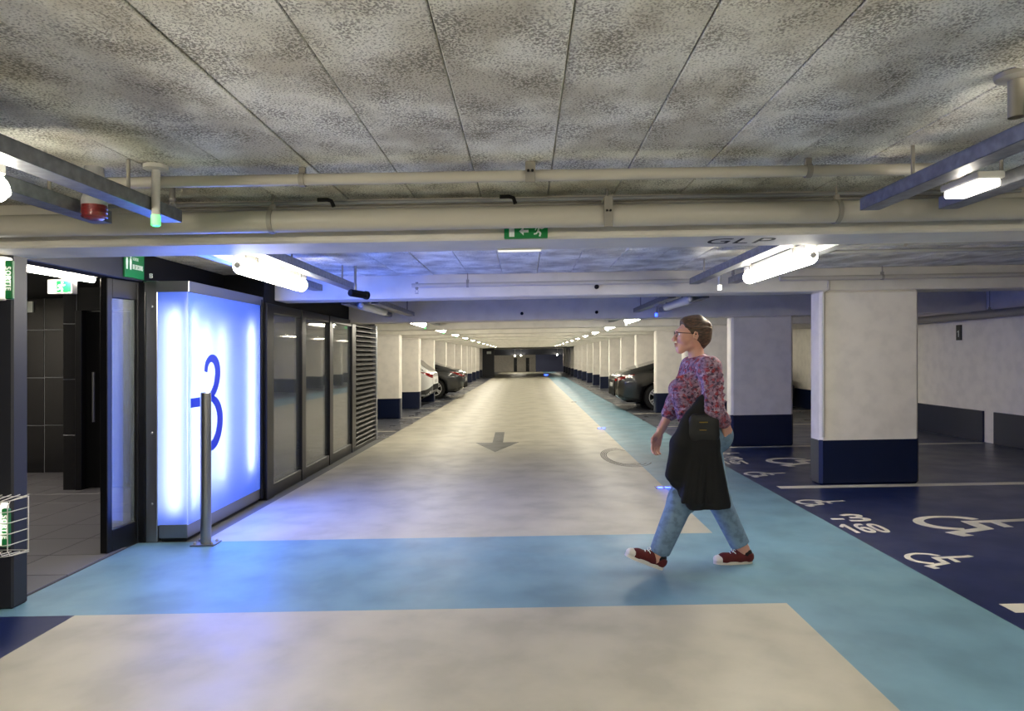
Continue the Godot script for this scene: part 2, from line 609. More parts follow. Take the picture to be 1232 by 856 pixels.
func lamp_dot(t: Node3D, at: Vector3, c: Color, e: float) -> void:
	var l := OmniLight3D.new()
	l.name = numbered(t, "glow_light")
	l.light_color = c
	l.light_energy = e
	l.light_size = 0.02
	l.omni_range = 80.0
	l.omni_attenuation = 2.0
	l.shadow_enabled = true
	t.add_child(l)
	l.position = place(at) - place(org[t])

# ---- ceiling, beams, outer walls --------------------------------------------
func overhead() -> void:
	var ce := thing("ceiling", "rough sprayed concrete ceiling in narrow planks", "", W(0, 2.25, 20), "", "structure")
	part(bx(-8.0, 7.2, 2.30, 2.55, -9.0, 60.0, 0.0), "slab", M.slab, ce)
	var bays := [[-5.2, -0.05], [0.0, 3.57], [3.94, 6.9], [7.27, 9.8], [10.17, 12.7]]
	for b in bays.size():
		var len: float = bays[b][1] - bays[b][0] - 0.01
		var mesh := bx(-0.1755, 0.1755, 0.0, 0.049, -len / 2, len / 2, 0.003).mesh(Vector3.ZERO, FALL)
		for i in range(-15, 16):
			var x := 0.12 - 0.355 * 0.5 + 0.355 * i
			var pl := piece(mesh, "plank", M["plank%d" % (posmod(i * 7 + b, 3))], ce, W(x, 2.25 + 0.002 * posmod(i * 5, 3), (bays[b][0] + bays[b][1]) / 2))
	for i in BEAMS.size():
		var low := 2.025 if i == 0 else (2.015 if i == 1 else 1.92)
		var d: float = BEAMS[i]
		struct(bx(-3.02 if i == 1 or i == 2 else -7.0, 6.8, low, 2.30, d, d + 0.37, 0.012), "beam", "cream painted concrete beam %s" % ["above the crossing carrying the wide pipe" if i == 0 else ("over the wide navy-footed pillar" if i == 1 else "number %d down the lane" % (i + 1))], M.beam)
	for d in [-0.05, -3.4, -6.8]:
		struct(bx(-7.0, 6.8, 2.02, 2.30, d - 0.37, d, 0.012), "beam", "cream painted concrete beam behind the camera", M.beam)
	var b0: Node3D = get_node("beam")
	var up := Basis(Vector3(1, 0, 0), PI / 2)
	words(b0, "stencil_text", "GLP", 0.16, 1.0, W(1.21, 2.0245, 3.745), up, M.black, 0.002)
	# walls
	var wr := thing("wall_right", "white wall with dark dado behind the accessible bays", "", W(6.9, 0, 20), "", "structure")
	part(bx(6.8, 7.0, -0.1, 2.3, -9.0, 60.0, 0.0), "plaster", M.white, wr)
	for s in [[-9.0, 9.62], [9.85, 15.0], [15.2, 26.0], [26.2, 60.0]]:
		part(bx(6.77, 6.81, 0.0, 0.46, s[0], s[1]), "dado", M.dado, wr, "dark blue dado")
	struct(bx(-7.2, -7.0, -0.2, 2.3, -9.0, 60.0, 0.0), "wall_left", "white wall behind the bays beyond the kiosk", M.white)
	struct(bx(-7.0, 6.8, -0.2, 2.3, -9.0, -8.8, 0.0), "wall_back", "white wall behind the camera", M.white)

func pillars() -> void:
	for i in BEAMS.size():
		for side in [1, -1]:
			if side < 0 and (i < 4):
				continue
			var d: float = BEAMS[i]
			if side < 0 and i < 7:
				d -= 0.25
			var x0 := 3.04 if i != 1 else 3.06
			var x1 := 3.95 if i != 1 else 4.09
			if side < 0:
				x0 = -3.75; x1 = -2.87
			var top := 2.025 if i == 0 else (2.015 if i == 1 else 1.92)
			var nth := ["first", "second", "third", "fourth", "fifth", "sixth", "seventh", "eighth", "ninth", "tenth", "eleventh", "twelfth", "thirteenth", "fourteenth", "fifteenth", "sixteenth", "seventeenth", "eighteenth"]
			var lab := ""
			if side > 0:
				lab = "white pillar with navy foot, beside the camera" if i == 0 else ("widest white pillar with navy foot, between the accessible bays" if i == 1 else ("shaded blue-grey pillar with near-black foot behind the widest one" if i == 2 else "%s white pillar with navy foot along the walkway side" % nth[i]))
			else:
				lab = "%s white pillar with navy foot past the louvre" % nth[i - 4]
			var p := thing("pillar", lab, "", W((x0 + x1) / 2, 0, d + 0.12), "pillars along the lane", "structure")
			part(bx(x0, x1, -0.01, top + 0.01, d, d + 0.25, 0.03 if i < 6 else 0.0), "shaft", M.white, p)
			part(bx(x0 - 0.004, x1 + 0.004, -0.01, 0.49, d - 0.004, d + 0.254, 0.03 if i < 6 else 0.0), "painted_foot", M.dado, p, "navy painted foot")
	# a conduit runs up the near corner of the widest pillar
	var mb := MB.new()
	mb.tube([W(3.085, 0.5, 6.885), W(3.085, 2.0, 6.885), W(3.14, 2.03, 6.885), W(3.14, 2.16, 6.885)], 0.014, 10)
	solo(mb, "conduit", "thin white conduit up the corner of the widest pillar", "conduit", M.pipe)

# ---- lift lobby ("kiosk"): dark walls, tiled floor, glass front, light box ----
func kiosk() -> void:
	# camera-facing end wall with the two lit exit fittings
	struct(bx(-7.0, -2.93, 0.0, 2.3, 3.80, 3.92, 0.01), "wall_front", "dark slate end wall of the lift lobby", M.fascia)
	var ln := struct(bx(-3.12, -2.99, 2.025, 2.3, 3.92, 5.20, 0.006), "lintel", "dark slate lintel over the lobby doorway", M.fascia)
	struct(bx(-3.12, -3.0, 2.02, 2.3, 5.20, 6.9, 0.004), "wall_upper", "black wall above the light box", M.black)
	struct(bx(-3.05, -2.60, 1.96, 2.3, 6.62, 11.5, 0.006), "wall_fascia", "black fascia above the lobby windows", M.black)
	struct(bx(-6.9, -2.66, 0.0, 2.3, 11.42, 11.55, 0.0), "wall_end", "dark end wall behind the louvre", M.fascia)
	struct(bx(-6.9, -2.9, 0.0, 2.3, 9.9, 10.0, 0.0), "wall_plant", "black wall of the plant room behind the louvre", M.black)
	# lobby interior
	var fl := thing("floor_lobby", "grey tiled floor of the lift lobby", "", W(-4.9, 0, 6.2), "", "structure")
	part(bx(-7.0, -3.0, -0.003, 0.002, 3.92, 9.9, 0.0), "screed", M.grout, fl)
	var tm := bx(-0.222, 0.222, 0.0, 0.010, -0.222, 0.222, 0.003).mesh(Vector3.ZERO, FALL)
	for i in 8:
		for j in 11:
			var d := 4.15 + 0.45 * j
			piece(tm, "tile", M.tile if (i * 5 + j * 3) % 4 else M.tile2, fl, W(-3.235 - 0.45 * i, 0.0, d))
	struct(bx(-7.0, -3.12, 2.236, 2.249, 3.92, 9.9, 0.0), "ceiling_lobby", "black ceiling of the lift lobby", M.black)
	var wb := thing("wall_tiled", "black tiled wall at the back of the lobby", "", W(-6, 0, 8.5), "", "structure")
	part(bx(-7.0, -5.0, 0.0, 2.27, 8.506, 8.6, 0.0), "backing", M.wallgrout, wb)
	var wm := bx(-0.138, 0.138, 0.0, 0.600, 0.0, 0.010, 0.003).mesh(Vector3.ZERO, 0.0)
	for i in 5:
		for j in 4:
			piece(wm, "tile", M.walltile, wb, W(-5.72 - 0.286 * i, 0.01 + 0.61 * j - 0.11 * 0.0, 8.497))
	var wd := thing("wall_door", "black tiled wall beside the lift door", "", W(-4.3, 0, 7.4), "", "structure")
	part(bx(-5.08, -4.93, 0.0, 2.27, 7.31, 7.45, 0.0), "backing", M.wallgrout, wd)
	var wn := bx(-0.070, 0.070, 0.0, 0.602, 0.0, 0.010, 0.003).mesh(Vector3.ZERO, 0.0)
	for j in 4:
		piece(wn, "tile", M.walltile, wd, W(-5.005, 0.01 + 0.61 * j, 7.30))
	part(bx(-4.93, -3.12, 1.98, 2.27, 7.31, 7.45, 0.0), "header", M.black, wd)
	part(bx(-3.6, -3.12, 0.0, 2.0, 7.31, 7.45, 0.0), "panel", M.black, wd)
	struct(bx(-3.12, -3.0, 0.0, 2.27, 6.66, 9.9, 0.0), "wall_side", "black inner wall of the lobby behind the windows", M.black)
	var dr := thing("door_1", "black inner door at the back of the lobby", "", W(-4.27, 0, 7.38), "", "structure")
	var leaf := part(bx(-4.86, -3.66, 0.02, 1.97, 7.36, 7.40), "leaf", M.black, dr)
	part(bx(-4.93, -4.86, 0.0, 1.98, 7.28, 7.46), "door_frame", M.frame, dr)
	part(bx(-3.66, -3.6, 0.0, 1.98, 7.28, 7.46), "door_frame", M.frame, dr)
	var hb := MB.new()
	hb.tube([W(-4.76, 0.75, 7.33), W(-4.76, 1.3, 7.33)], 0.014, 10)
	part(hb, "handle", M.steel, leaf)
	# the fixed glass leaf between doorway and light box
	var gd := thing("door_2", "dark framed glass door leaf beside the light box", "", W(-3.06, 0, 5.0), "", "structure")
	var q0 := W(-3.07, 0, 4.84)
	var q1 := W(-3.016, 0, 5.20)
	var dir := (q1 - q0).normalized()
	var nor := Vector3.UP.cross(dir).normalized()
	if nor.x < 0: nor = -nor
	var slab := func(u0: float, u1: float, y0: float, y1: float, t0: float, t1: float) -> MB:
		var mb := MB.new()
		mb.box(Vector3(u0, y0, t0), Vector3(u1, y1, t1), 0.004)
		for i in mb.v.size():
			var p := mb.v[i]
			mb.v[i] = q0 + dir * p.x + Vector3.UP * p.y + nor * p.z
			var m := mb.n[i]
			mb.n[i] = (dir * m.x + Vector3.UP * m.y + nor * m.z)
		var flip := dir.cross(Vector3.UP).dot(nor) < 0.0
		if flip:
			for i in range(0, mb.idx.size(), 3):
				var s := mb.idx[i + 1]
				mb.idx[i + 1] = mb.idx[i + 2]
				mb.idx[i + 2] = s
		return mb
	var L := q0.distance_to(q1)
	part(slab.call(0.0, 0.05, 0.0, 2.02, -0.03, 0.03), "stile", M.frame, gd)
	part(slab.call(L - 0.06, L, 0.0, 2.02, -0.03, 0.03), "stile", M.frame, gd)
	part(slab.call(0.05, L - 0.06, 1.88, 2.02, -0.03, 0.03), "rail", M.frame, gd)
	part(slab.call(0.05, L - 0.06, 0.0, 0.17, -0.03, 0.03), "rail", M.frame, gd)
	part(slab.call(0.05, L - 0.06, 0.17, 1.88, -0.004, 0.004), "pane", M.glass, gd)
	struct(bx(-3.06, -2.945, 0.0, 2.02, 5.15, 5.24, 0.004), "trim_1", "black frame post beside the light box", M.frame)
	struct(bx(-2.942, -2.85, 0.0, 2.03, 5.15, 5.30, 0.006), "trim_2", "brushed steel strip beside the light box", M.steel)
	for y in [0.85, 1.83, 0.3]:
		var sc := MB.new()
		sc.lathe(W(-2.89, y, 5.149), Vector3(0, 0, 1), [Vector2(0, 0.006), Vector2(0.007, 0.006), Vector2(0.010, 0.0)], 12)
		part(sc, "screw", M.dull, get_node("trim_2"))
	# window front
	var wx := -2.60
	var fr := thing("window_1", "dark framed glazing of the lift lobby", "", W(wx, 0, 8.3), "", "structure")
	part(bx(wx - 0.06, wx + 0.02, 0.0, 0.13, 6.62, 10.02), "window_sill", M.frame, fr)
	part(bx(wx - 0.06, wx + 0.02, 1.88, 1.97, 6.62, 10.02), "window_head", M.frame, fr)
	for p in [[6.62, 6.80], [7.66, 7.80], [8.75, 8.90], [9.88, 10.02]]:
		part(bx(wx - 0.06, wx + 0.03, 0.0, 1.97, p[0], p[1]), "mullion", M.frame, fr)
	for p in [[6.80, 7.66], [7.80, 8.75], [8.90, 9.88]]:
		part(bx(wx - 0.018, wx - 0.006, 0.13, 1.88, p[0], p[1], 0.0), "pane", M.glass, fr)
	# louvre
	var lv := thing("louvre", "grey metal ventilation louvre past the lobby windows", "louvre", W(wx, 0, 10.8))
	part(bx(wx - 0.06, wx + 0.03, 0.0, 1.96, 10.02, 10.09), "upright", M.louver, lv)
	part(bx(wx - 0.06, wx + 0.04, 0.0, 1.96, 11.44, 11.52), "upright", M.galva, lv)
	part(bx(wx - 0.06, wx + 0.03, 0.0, 0.06, 10.09, 11.44), "bottom_rail", M.louver, lv)
	for i in 25:
		var y := 0.10 + i * 0.0745
		var mb := MB.new()
		var a := [Vector3(wx + 0.035, y, 0), Vector3(wx + 0.035, y + 0.012, 0), Vector3(wx - 0.05, y + 0.062, 0), Vector3(wx - 0.05, y + 0.05, 0)]
		var z0 := -11.44
		var z1 := -10.09
		var e0 := []
		var e1 := []
		for p in a:
			e0.append(p + Vector3(0, 0, z0)); e1.append(p + Vector3(0, 0, z1))
		mb.poly(e0, Vector3(0, 0, -1)); mb.poly(e1, Vector3(0, 0, 1))
		mb.poly([e0[0], e0[1], e1[1], e1[0]], Vector3(1, 0, 0))
		mb.poly([e0[1], e0[2], e1[2], e1[1]], Vector3(0.5, 1, 0))
		mb.poly([e0[2], e0[3], e1[3], e1[2]], Vector3(-1, 0, 0))
		mb.poly([e0[3], e0[0], e1[0], e1[3]], Vector3(-0.5, -1, 0))
		part(mb, "slat", M.louver, lv)
	# signs on the lintel
	var sg := thing("escape_sign", "green stair sign with white figures above the lobby door", "sign", W(-2.985, 2.06, 5.03))
	part(bx(-2.989, -2.975, 2.04, 2.24, 4.94, 5.19, 0.002), "panel", M.green, sg)
	var side := Basis(Vector3(0, 1, 0), PI / 2)
	words(sg, "lettering", "SORTIE", 0.022, 0.8, W(-2.974, 2.185, 5.075), side, M.sign, 0.002)
	words(sg, "lettering", "DE SECOURS", 0.036, 0.46, W(-2.974, 2.125, 5.105), side, M.sign, 0.002, "Droid Sans", 700)
	for d in [4.965, 5.012]:
		var mb := MB.new()
		mb.prism(PackedVector2Array([Vector2(-0.007, 0), Vector2(0.007, 0), Vector2(0.012, 0.06), Vector2(0.006, 0.085), Vector2(-0.006, 0.085), Vector2(-0.012, 0.06)]), W(-2.975, 2.10, d), Vector3(0, 0, -1), Vector3(0, 1, 0), 0.002)
		mb.lathe(W(-2.975, 2.197, d), Vector3(1, 0, 0), [Vector2(0.009, 0.0), Vector2(0.009, 0.002), Vector2(0, 0.002)], 12)
		part(mb, "figure", M.sign, sg)
	var lt := thing("door_letter", "small white letter B beside the green stair sign", "sign", W(-2.90, 2.05, 5.145))
	words(lt, "letter", "B", 0.036, 1.0, W(-2.895, 2.066, 5.142), Basis(), M.sign, 0.003, "Droid Sans", 700)
	# lit exit fitting on the end wall, above
	exit_fitting(W(-2.952, 1.765, 3.79), 0.25, "lit vertical exit fitting high on the lobby end wall", false)
	exit_fitting(W(-2.972, 0.37, 3.79), 0.25, "lit exit fitting low on the wall behind a wire guard", true)
	# inside
	var lu := thing("added_light", "bright tube light on the lobby ceiling", "light", W(-4.1, 2.2, 5.5))
	part(bx(-4.14, -4.06, 2.212, 2.237, 5.43, 6.32), "housing", M.plastic, lu)
	var tb := MB.new()
	tb.tube([W(-4.1, 2.19, 5.45), W(-4.1, 2.19, 6.3)], 0.028, 14)
	part(tb, "tube", M.tube, lu)
	area(lu, W(-4.1, 2.155, 5.87), Vector2(0.06, 0.8), Basis(Vector3(1, 0, 0), -PI / 2), Color(1, 0.97, 0.93), 1.8)
	var l2 := thing("added_light", "added unseen tube light that brightens the tiled back wall of the lobby", "light", W(-6.2, 2.2, 6.9))  # out-of-view lamp added to lift the dark tiled wall
	part(bx(-6.24, -6.16, 2.212, 2.237, 6.45, 7.35), "housing", M.plastic, l2)
	var tc := MB.new()
	tc.tube([W(-6.2, 2.19, 6.47), W(-6.2, 2.19, 7.33)], 0.028, 14)
	part(tc, "tube", M.tube, l2)
	area(l2, W(-6.2, 2.155, 6.9), Vector2(0.06, 0.8), Basis(Vector3(1, 0, 0), -PI / 2), Color(1, 0.97, 0.93), 1.8)
	var ex := thing("exit_sign", "small lit exit box under the lobby ceiling", "sign", W(-4.2, 2.02, 6.0))
	part(bx(-4.30, -4.08, 2.03, 2.16, 5.98, 6.06), "case", M.plastic, ex)
	part(bx(-4.21, -4.085, 2.045, 2.145, 5.972, 5.981, 0.001), "panel", M.green_lit, ex)
	var mn := MB.new()
	runner(mn, W(-4.165, 2.055, 5.971), Vector3(1, 0, 0), 0.08)
	part(mn, "running_figure", M.sign, ex)
	var hg := MB.new()
	hg.tube([W(-4.19, 2.16, 6.02), W(-4.19, 2.236, 6.02)], 0.008, 8)
	part(hg, "hanger", M.plastic, ex)
	var sm := thing("door_sign", "tiny green and white plate at the back of the lobby", "sign", W(-6.3, 2.1, 8.48))
	part(bx(-6.40, -6.28, 2.06, 2.2, 8.47, 8.496, 0.002), "plate", M.sign, sm)
	part(bx(-6.40, -6.345, 2.06, 2.2, 8.463, 8.471, 0.001), "panel", M.green, sm)

func runner(mb: MB, o: Vector3, ux: Vector3, s: float) -> void:
	# the running figure of an escape sign
	var uy := Vector3(0, 1, 0)
	for l in [[[Vector2(0.0, 0.72), Vector2(-0.12, 0.40), Vector2(0.10, 0.18), Vector2(0.02, -0.1)], 0.16], [[Vector2(-0.10, 0.42), Vector2(-0.26, 0.16), Vector2(-0.5, 0.12)], 0.13], [[Vector2(0.0, 0.70), Vector2(0.22, 0.56), Vector2(0.38, 0.66)], 0.09], [[Vector2(-0.02, 0.70), Vector2(-0.28, 0.66), Vector2(-0.36, 0.46)], 0.09]]:
		var pts := []
		for p in l[0]:
			pts.append(p * s)
		stroke(mb, pts, l[1] * s, o, ux, uy, 0.002)
	var axis := ux.cross(uy)
	mb.lathe(o + ux * 0.10 * s + uy * 0.9 * s, axis, [Vector2(0.11 * s, 0.0), Vector2(0.11 * s, 0.002), Vector2(0, 0.002)], 12)

func area(t: Node3D, at: Vector3, size: Vector2, turn: Basis, c: Color, e: float) -> void:
	var l := AreaLight3D.new()
	l.name = numbered(t, "area_light")
	l.area_size = size
	l.light_color = c
	l.light_energy = e
	l.area_normalize_energy = true
	l.area_range = 80.0
	l.area_attenuation = 2.0
	l.shadow_enabled = true
	t.add_child(l)
	l.transform = Transform3D(turn, place(at) - place(org[t]))

func exit_fitting(at: Vector3, h: float, label: String, guarded: bool) -> void:
	var t := thing("exit_light", label, "light", at)
	var x := at.x
	var y := at.y
	var d := 3.80
	part(bx(x - 0.055, x - 0.005, y, y + h, d - 0.05, d, 0.008), "base", M.plastic, t, "ridged base")
	for k in 3:
		part(bx(x - 0.052 + 0.015 * k, x - 0.046 + 0.015 * k, y + 0.004, y + h - 0.004, d - 0.056, d - 0.045, 0.002), "rib", M.dull, t)
	part(bx(x - 0.010, x + 0.028, y + 0.006, y + h - 0.006, d - 0.068, d, 0.012), "lens", M.exit_lens, t, "lit white lens")
	part(bx(x + 0.030, x + 0.072, y + 0.002, y + h - 0.03, d - 0.07, d - 0.045, 0.006), "side_strip", M.green, t, "green lettered strip")
	words(t, "lettering", "SORTIE", 0.030, 1.05 * h / 0.27, W(x + 0.051, y + h * 0.47, d - 0.0712), Basis(Vector3(0, 0, 1), -PI / 2), M.sign, 0.002, "Droid Sans", 700)
	lamp_dot(t, W(x + 0.01, y + h * 0.5, d - 0.13), Color(1.0, 0.97, 0.9), 0.012)
	if not guarded:
		return
	var g := MB.new()
	var x0 := x - 0.12
	var x1 := x + 0.135
	var y0 := y - 0.03
	var y1 := y + h + 0.025
	var f := 0.14
	# wire basket: hoops standing on the wall, and level wires round them
	for k in 6:
		var xx := lerpf(x0, x1, k / 5.0)
		g.tube([W(xx, y0 - 0.01, d), W(xx * 0.9 + x * 0.1, y0, d - f + 0.02), W(xx * 0.9 + x * 0.1, y0 + 0.03, d - f), W(xx * 0.9 + x * 0.1, y1 - 0.03, d - f), W(xx * 0.9 + x * 0.1, y1, d - f + 0.02), W(xx, y1 + 0.01, d)], 0.0028, 6)
	for k in 6:
		var yy := lerpf(y0, y1, k / 5.0)
		var s := 0.9
		g.tube([W(x0, yy, d), W(x0 * s + x * (1 - s), yy, d - f + 0.02), W(x0 * s + x * (1 - s) + 0.02, yy, d - f), W(x1 * s + x * (1 - s) - 0.02, yy, d - f), W(x1 * s + x * (1 - s), yy, d - f + 0.02), W(x1, yy, d)], 0.0028, 6)
	g.tube([W(x0, y0, d - 0.003), W(x1, y0, d - 0.003), W(x1, y1, d - 0.003), W(x0, y1, d - 0.003), W(x0, y0, d - 0.003)], 0.003, 6)
	part(g, "wire_guard", M.plastic, t, "white wire guard")

func lightbox() -> void:
	var x := -2.605
	var t := thing("light_box", "glowing blue level sign box reading -3", "lit sign", W(-2.73, 0, 5.87))
	var d0 := 5.15
	var d1 := 6.61
	var back := -2.96
	# steel plinth, head and ends; the light chamber between them
	part(bx(back + 0.12, x - 0.012, 0.03, 0.135, d0, d1, 0.004), "bottom_band", M.steel, t, "brushed steel band")
	part(bx(back + 0.13, x - 0.03, 0.0, 0.05, d0 + 0.02, d1 - 0.06, 0.004), "plinth", M.frame, t)
	part(bx(back, x, 1.94, 2.025, d0, d1, 0.004), "top_band", M.steel, t, "brushed steel band")
	part(bx(back, back + 0.02, 0.0, 1.95, d0 + 0.02, d1, 0.0), "back_panel", M.reflector, t)
	part(bx(back, x + 0.004, 0.03, 2.0, d1 - 0.05, d1, 0.003), "end_post", M.frame, t)
	# each face is one sheet of opal film stretched between the bands
	var ff := MB.new()
	ff.poly([W(back + 0.11, 0.13, d0 + 0.004), W(x - 0.012, 0.13, d0 + 0.004), W(x - 0.012, 1.945, d0 + 0.004), W(back + 0.11, 1.945, d0 + 0.004)], Vector3(0, 0, 1))
	part(ff, "front_face", M.face, t, "blue lit short face")
	var sf := MB.new()
	sf.poly([W(x - 0.012, 0.13, d0 + 0.004), W(x - 0.012, 0.13, d1 - 0.03), W(x - 0.012, 1.945, d1 - 0.03), W(x - 0.012, 1.945, d0 + 0.004)], Vector3(1, 0, 0))
	var face := part(sf, "side_face", M.face, t, "blue lit long face")
	# fluorescent tubes standing in the chamber
	for p in [[-2.715, 5.235, 0.24, 1.80], [-2.735, 5.46, 0.36, 1.70], [-2.745, 5.74, 0.36, 1.70], [-2.70, 6.36, 0.36, 1.74]]:
		var mb := MB.new()
		mb.tube([W(p[0], p[2], p[1]), W(p[0], p[3], p[1])], 0.016, 12)
		part(mb, "tube", M.inner, t)
	# unseen slanted plate, added to keep the front tube off the long face
	var glow_divider := MB.new()
	var g0 := W(-2.63, 0.14, 5.17)
	var g1 := W(-2.90, 0.14, 5.40)
	var tk := Vector3(0.003, 0, 0.003)
	var hi := Vector3(0, 1.79, 0)
	for sgn in [-1.0, 1.0]:
		glow_divider.poly([g0 + tk * sgn, g1 + tk * sgn, g1 + tk * sgn + hi, g0 + tk * sgn + hi], tk * sgn)
	glow_divider.poly([g0 - tk, g0 + tk, g0 + tk + hi, g0 - tk + hi], g0 - g1)
	glow_divider.poly([g1 - tk, g1 + tk, g1 + tk + hi, g1 - tk + hi], g1 - g0)
	part(glow_divider, "added_partition", M.reflector, t)
	# the numeral
	var three := [[0.02, 0.645, 0.018], [0.04, 0.715, 0.021], [0.10, 0.757, 0.024], [0.165, 0.74, 0.030], [0.205, 0.68, 0.034], [0.205, 0.60, 0.034], [0.175, 0.52, 0.030], [0.125, 0.462, 0.026], [0.075, 0.435, 0.020], [0.13, 0.420, 0.022], [0.20, 0.37, 0.031], [0.242, 0.29, 0.036], [0.245, 0.20, 0.038], [0.215, 0.11, 0.037], [0.155, 0.045, 0.034], [0.085, 0.025, 0.030], [0.02, 0.05, 0.030], [-0.02, 0.085, 0.020]]
	var up := PackedVector2Array()
	var dn := PackedVector2Array()
	var curve := Curve2D.new()
	var pts := []
	for i in three.size() - 1:
		for s in 4:
			var u := s / 4.0
			var g := func(k: int) -> Vector3: return Vector3(three[clampi(k, 0, three.size() - 1)][0], three[clampi(k, 0, three.size() - 1)][1], three[clampi(k, 0, three.size() - 1)][2])
			pts.append(g.call(i).cubic_interpolate(g.call(i + 1), g.call(i - 1), g.call(i + 2), u))
	pts.append(Vector3(three[-1][0], three[-1][1], three[-1][2]))
	for i in pts.size():
		var a: Vector3 = pts[maxi(i - 1, 0)]
		var b: Vector3 = pts[mini(i + 1, pts.size() - 1)]
		var tg := Vector2(b.x - a.x, b.y - a.y).normalized()
		var nm := Vector2(-tg.y, tg.x)
		var c := Vector2(pts[i].x * 1.12, pts[i].y)
		up.append(c + nm * pts[i].z * 1.3)
		dn.append(c - nm * pts[i].z * 1.3)
	var nb := MB.new()
	var o := W(x - 0.012, 0.665, 5.42)
	for i in up.size() - 1:
		var f := []
		for q in [dn[i], dn[i + 1], up[i + 1], up[i]]:
			f.append(o + Vector3(0.004, q.y, -q.x))
		nb.poly(f, Vector3(1, 0, 0))
		for e in [[up[i], up[i + 1]], [dn[i + 1], dn[i]]]:
			var p0 := o + Vector3(0, e[0].y, -e[0].x)
			var p1 := o + Vector3(0, e[1].y, -e[1].x)
			var mid: Vector2 = e[0] - Vector2(pts[i].x * 1.12, pts[i].y)
			nb.poly([p0, p1, p1 + Vector3(0.004, 0, 0), p0 + Vector3(0.004, 0, 0)], Vector3(0, mid.y, -mid.x))
	part(nb, "numeral", M.numeral, face, "dark blue numeral 3")
	part(bx(x - 0.012, x - 0.008, 1.035, 1.11, 5.20, 5.345, 0.001), "minus_sign", M.numeral, face, "dark blue minus sign")
	# light thrown by the two faces
	area(t, W(x + 0.02, 1.04, 5.86), Vector2(1.36, 1.75), Basis(Vector3(0, 1, 0), -PI / 2), Color(0.10, 0.36, 1.0), BLUE)
	area(t, W(-2.78, 1.04, d0 - 0.03), Vector2(0.3, 1.75), Basis(Vector3(0, 1, 0), PI), Color(0.10, 0.36, 1.0), BLUE * 0.06)
	# bollard in front of the corner
	var bo := thing("bollard", "brushed steel bollard in front of the blue sign box", "bollard", W(-2.44, 0, 5.08))
	var mb := MB.new()
	mb.lathe(W(-2.44, 0.0, 5.08), Vector3.UP, [Vector2(0.038, 0.012), Vector2(0.038, 1.155), Vector2(0.034, 1.162), Vector2(0.0, 1.164)], 28)
	part(mb, "post", M.steel, bo)
	part(bx(-2.53, -2.35, 0.0, 0.012, 5.01, 5.15, 0.004), "base_plate", M.steel, bo)
	for e in [[-2.505, 5.04], [-2.375, 5.04], [-2.505, 5.12], [-2.375, 5.12]]:
		var sb := MB.new()
		sb.lathe(W(e[0], 0.012, e[1]), Vector3.UP, [Vector2(0.012, 0), Vector2(0.012, 0.010), Vector2(0.006, 0.018), Vector2(0, 0.018)], 8)
		part(sb, "bolt", M.dull, bo)

const BLUE := 9.0

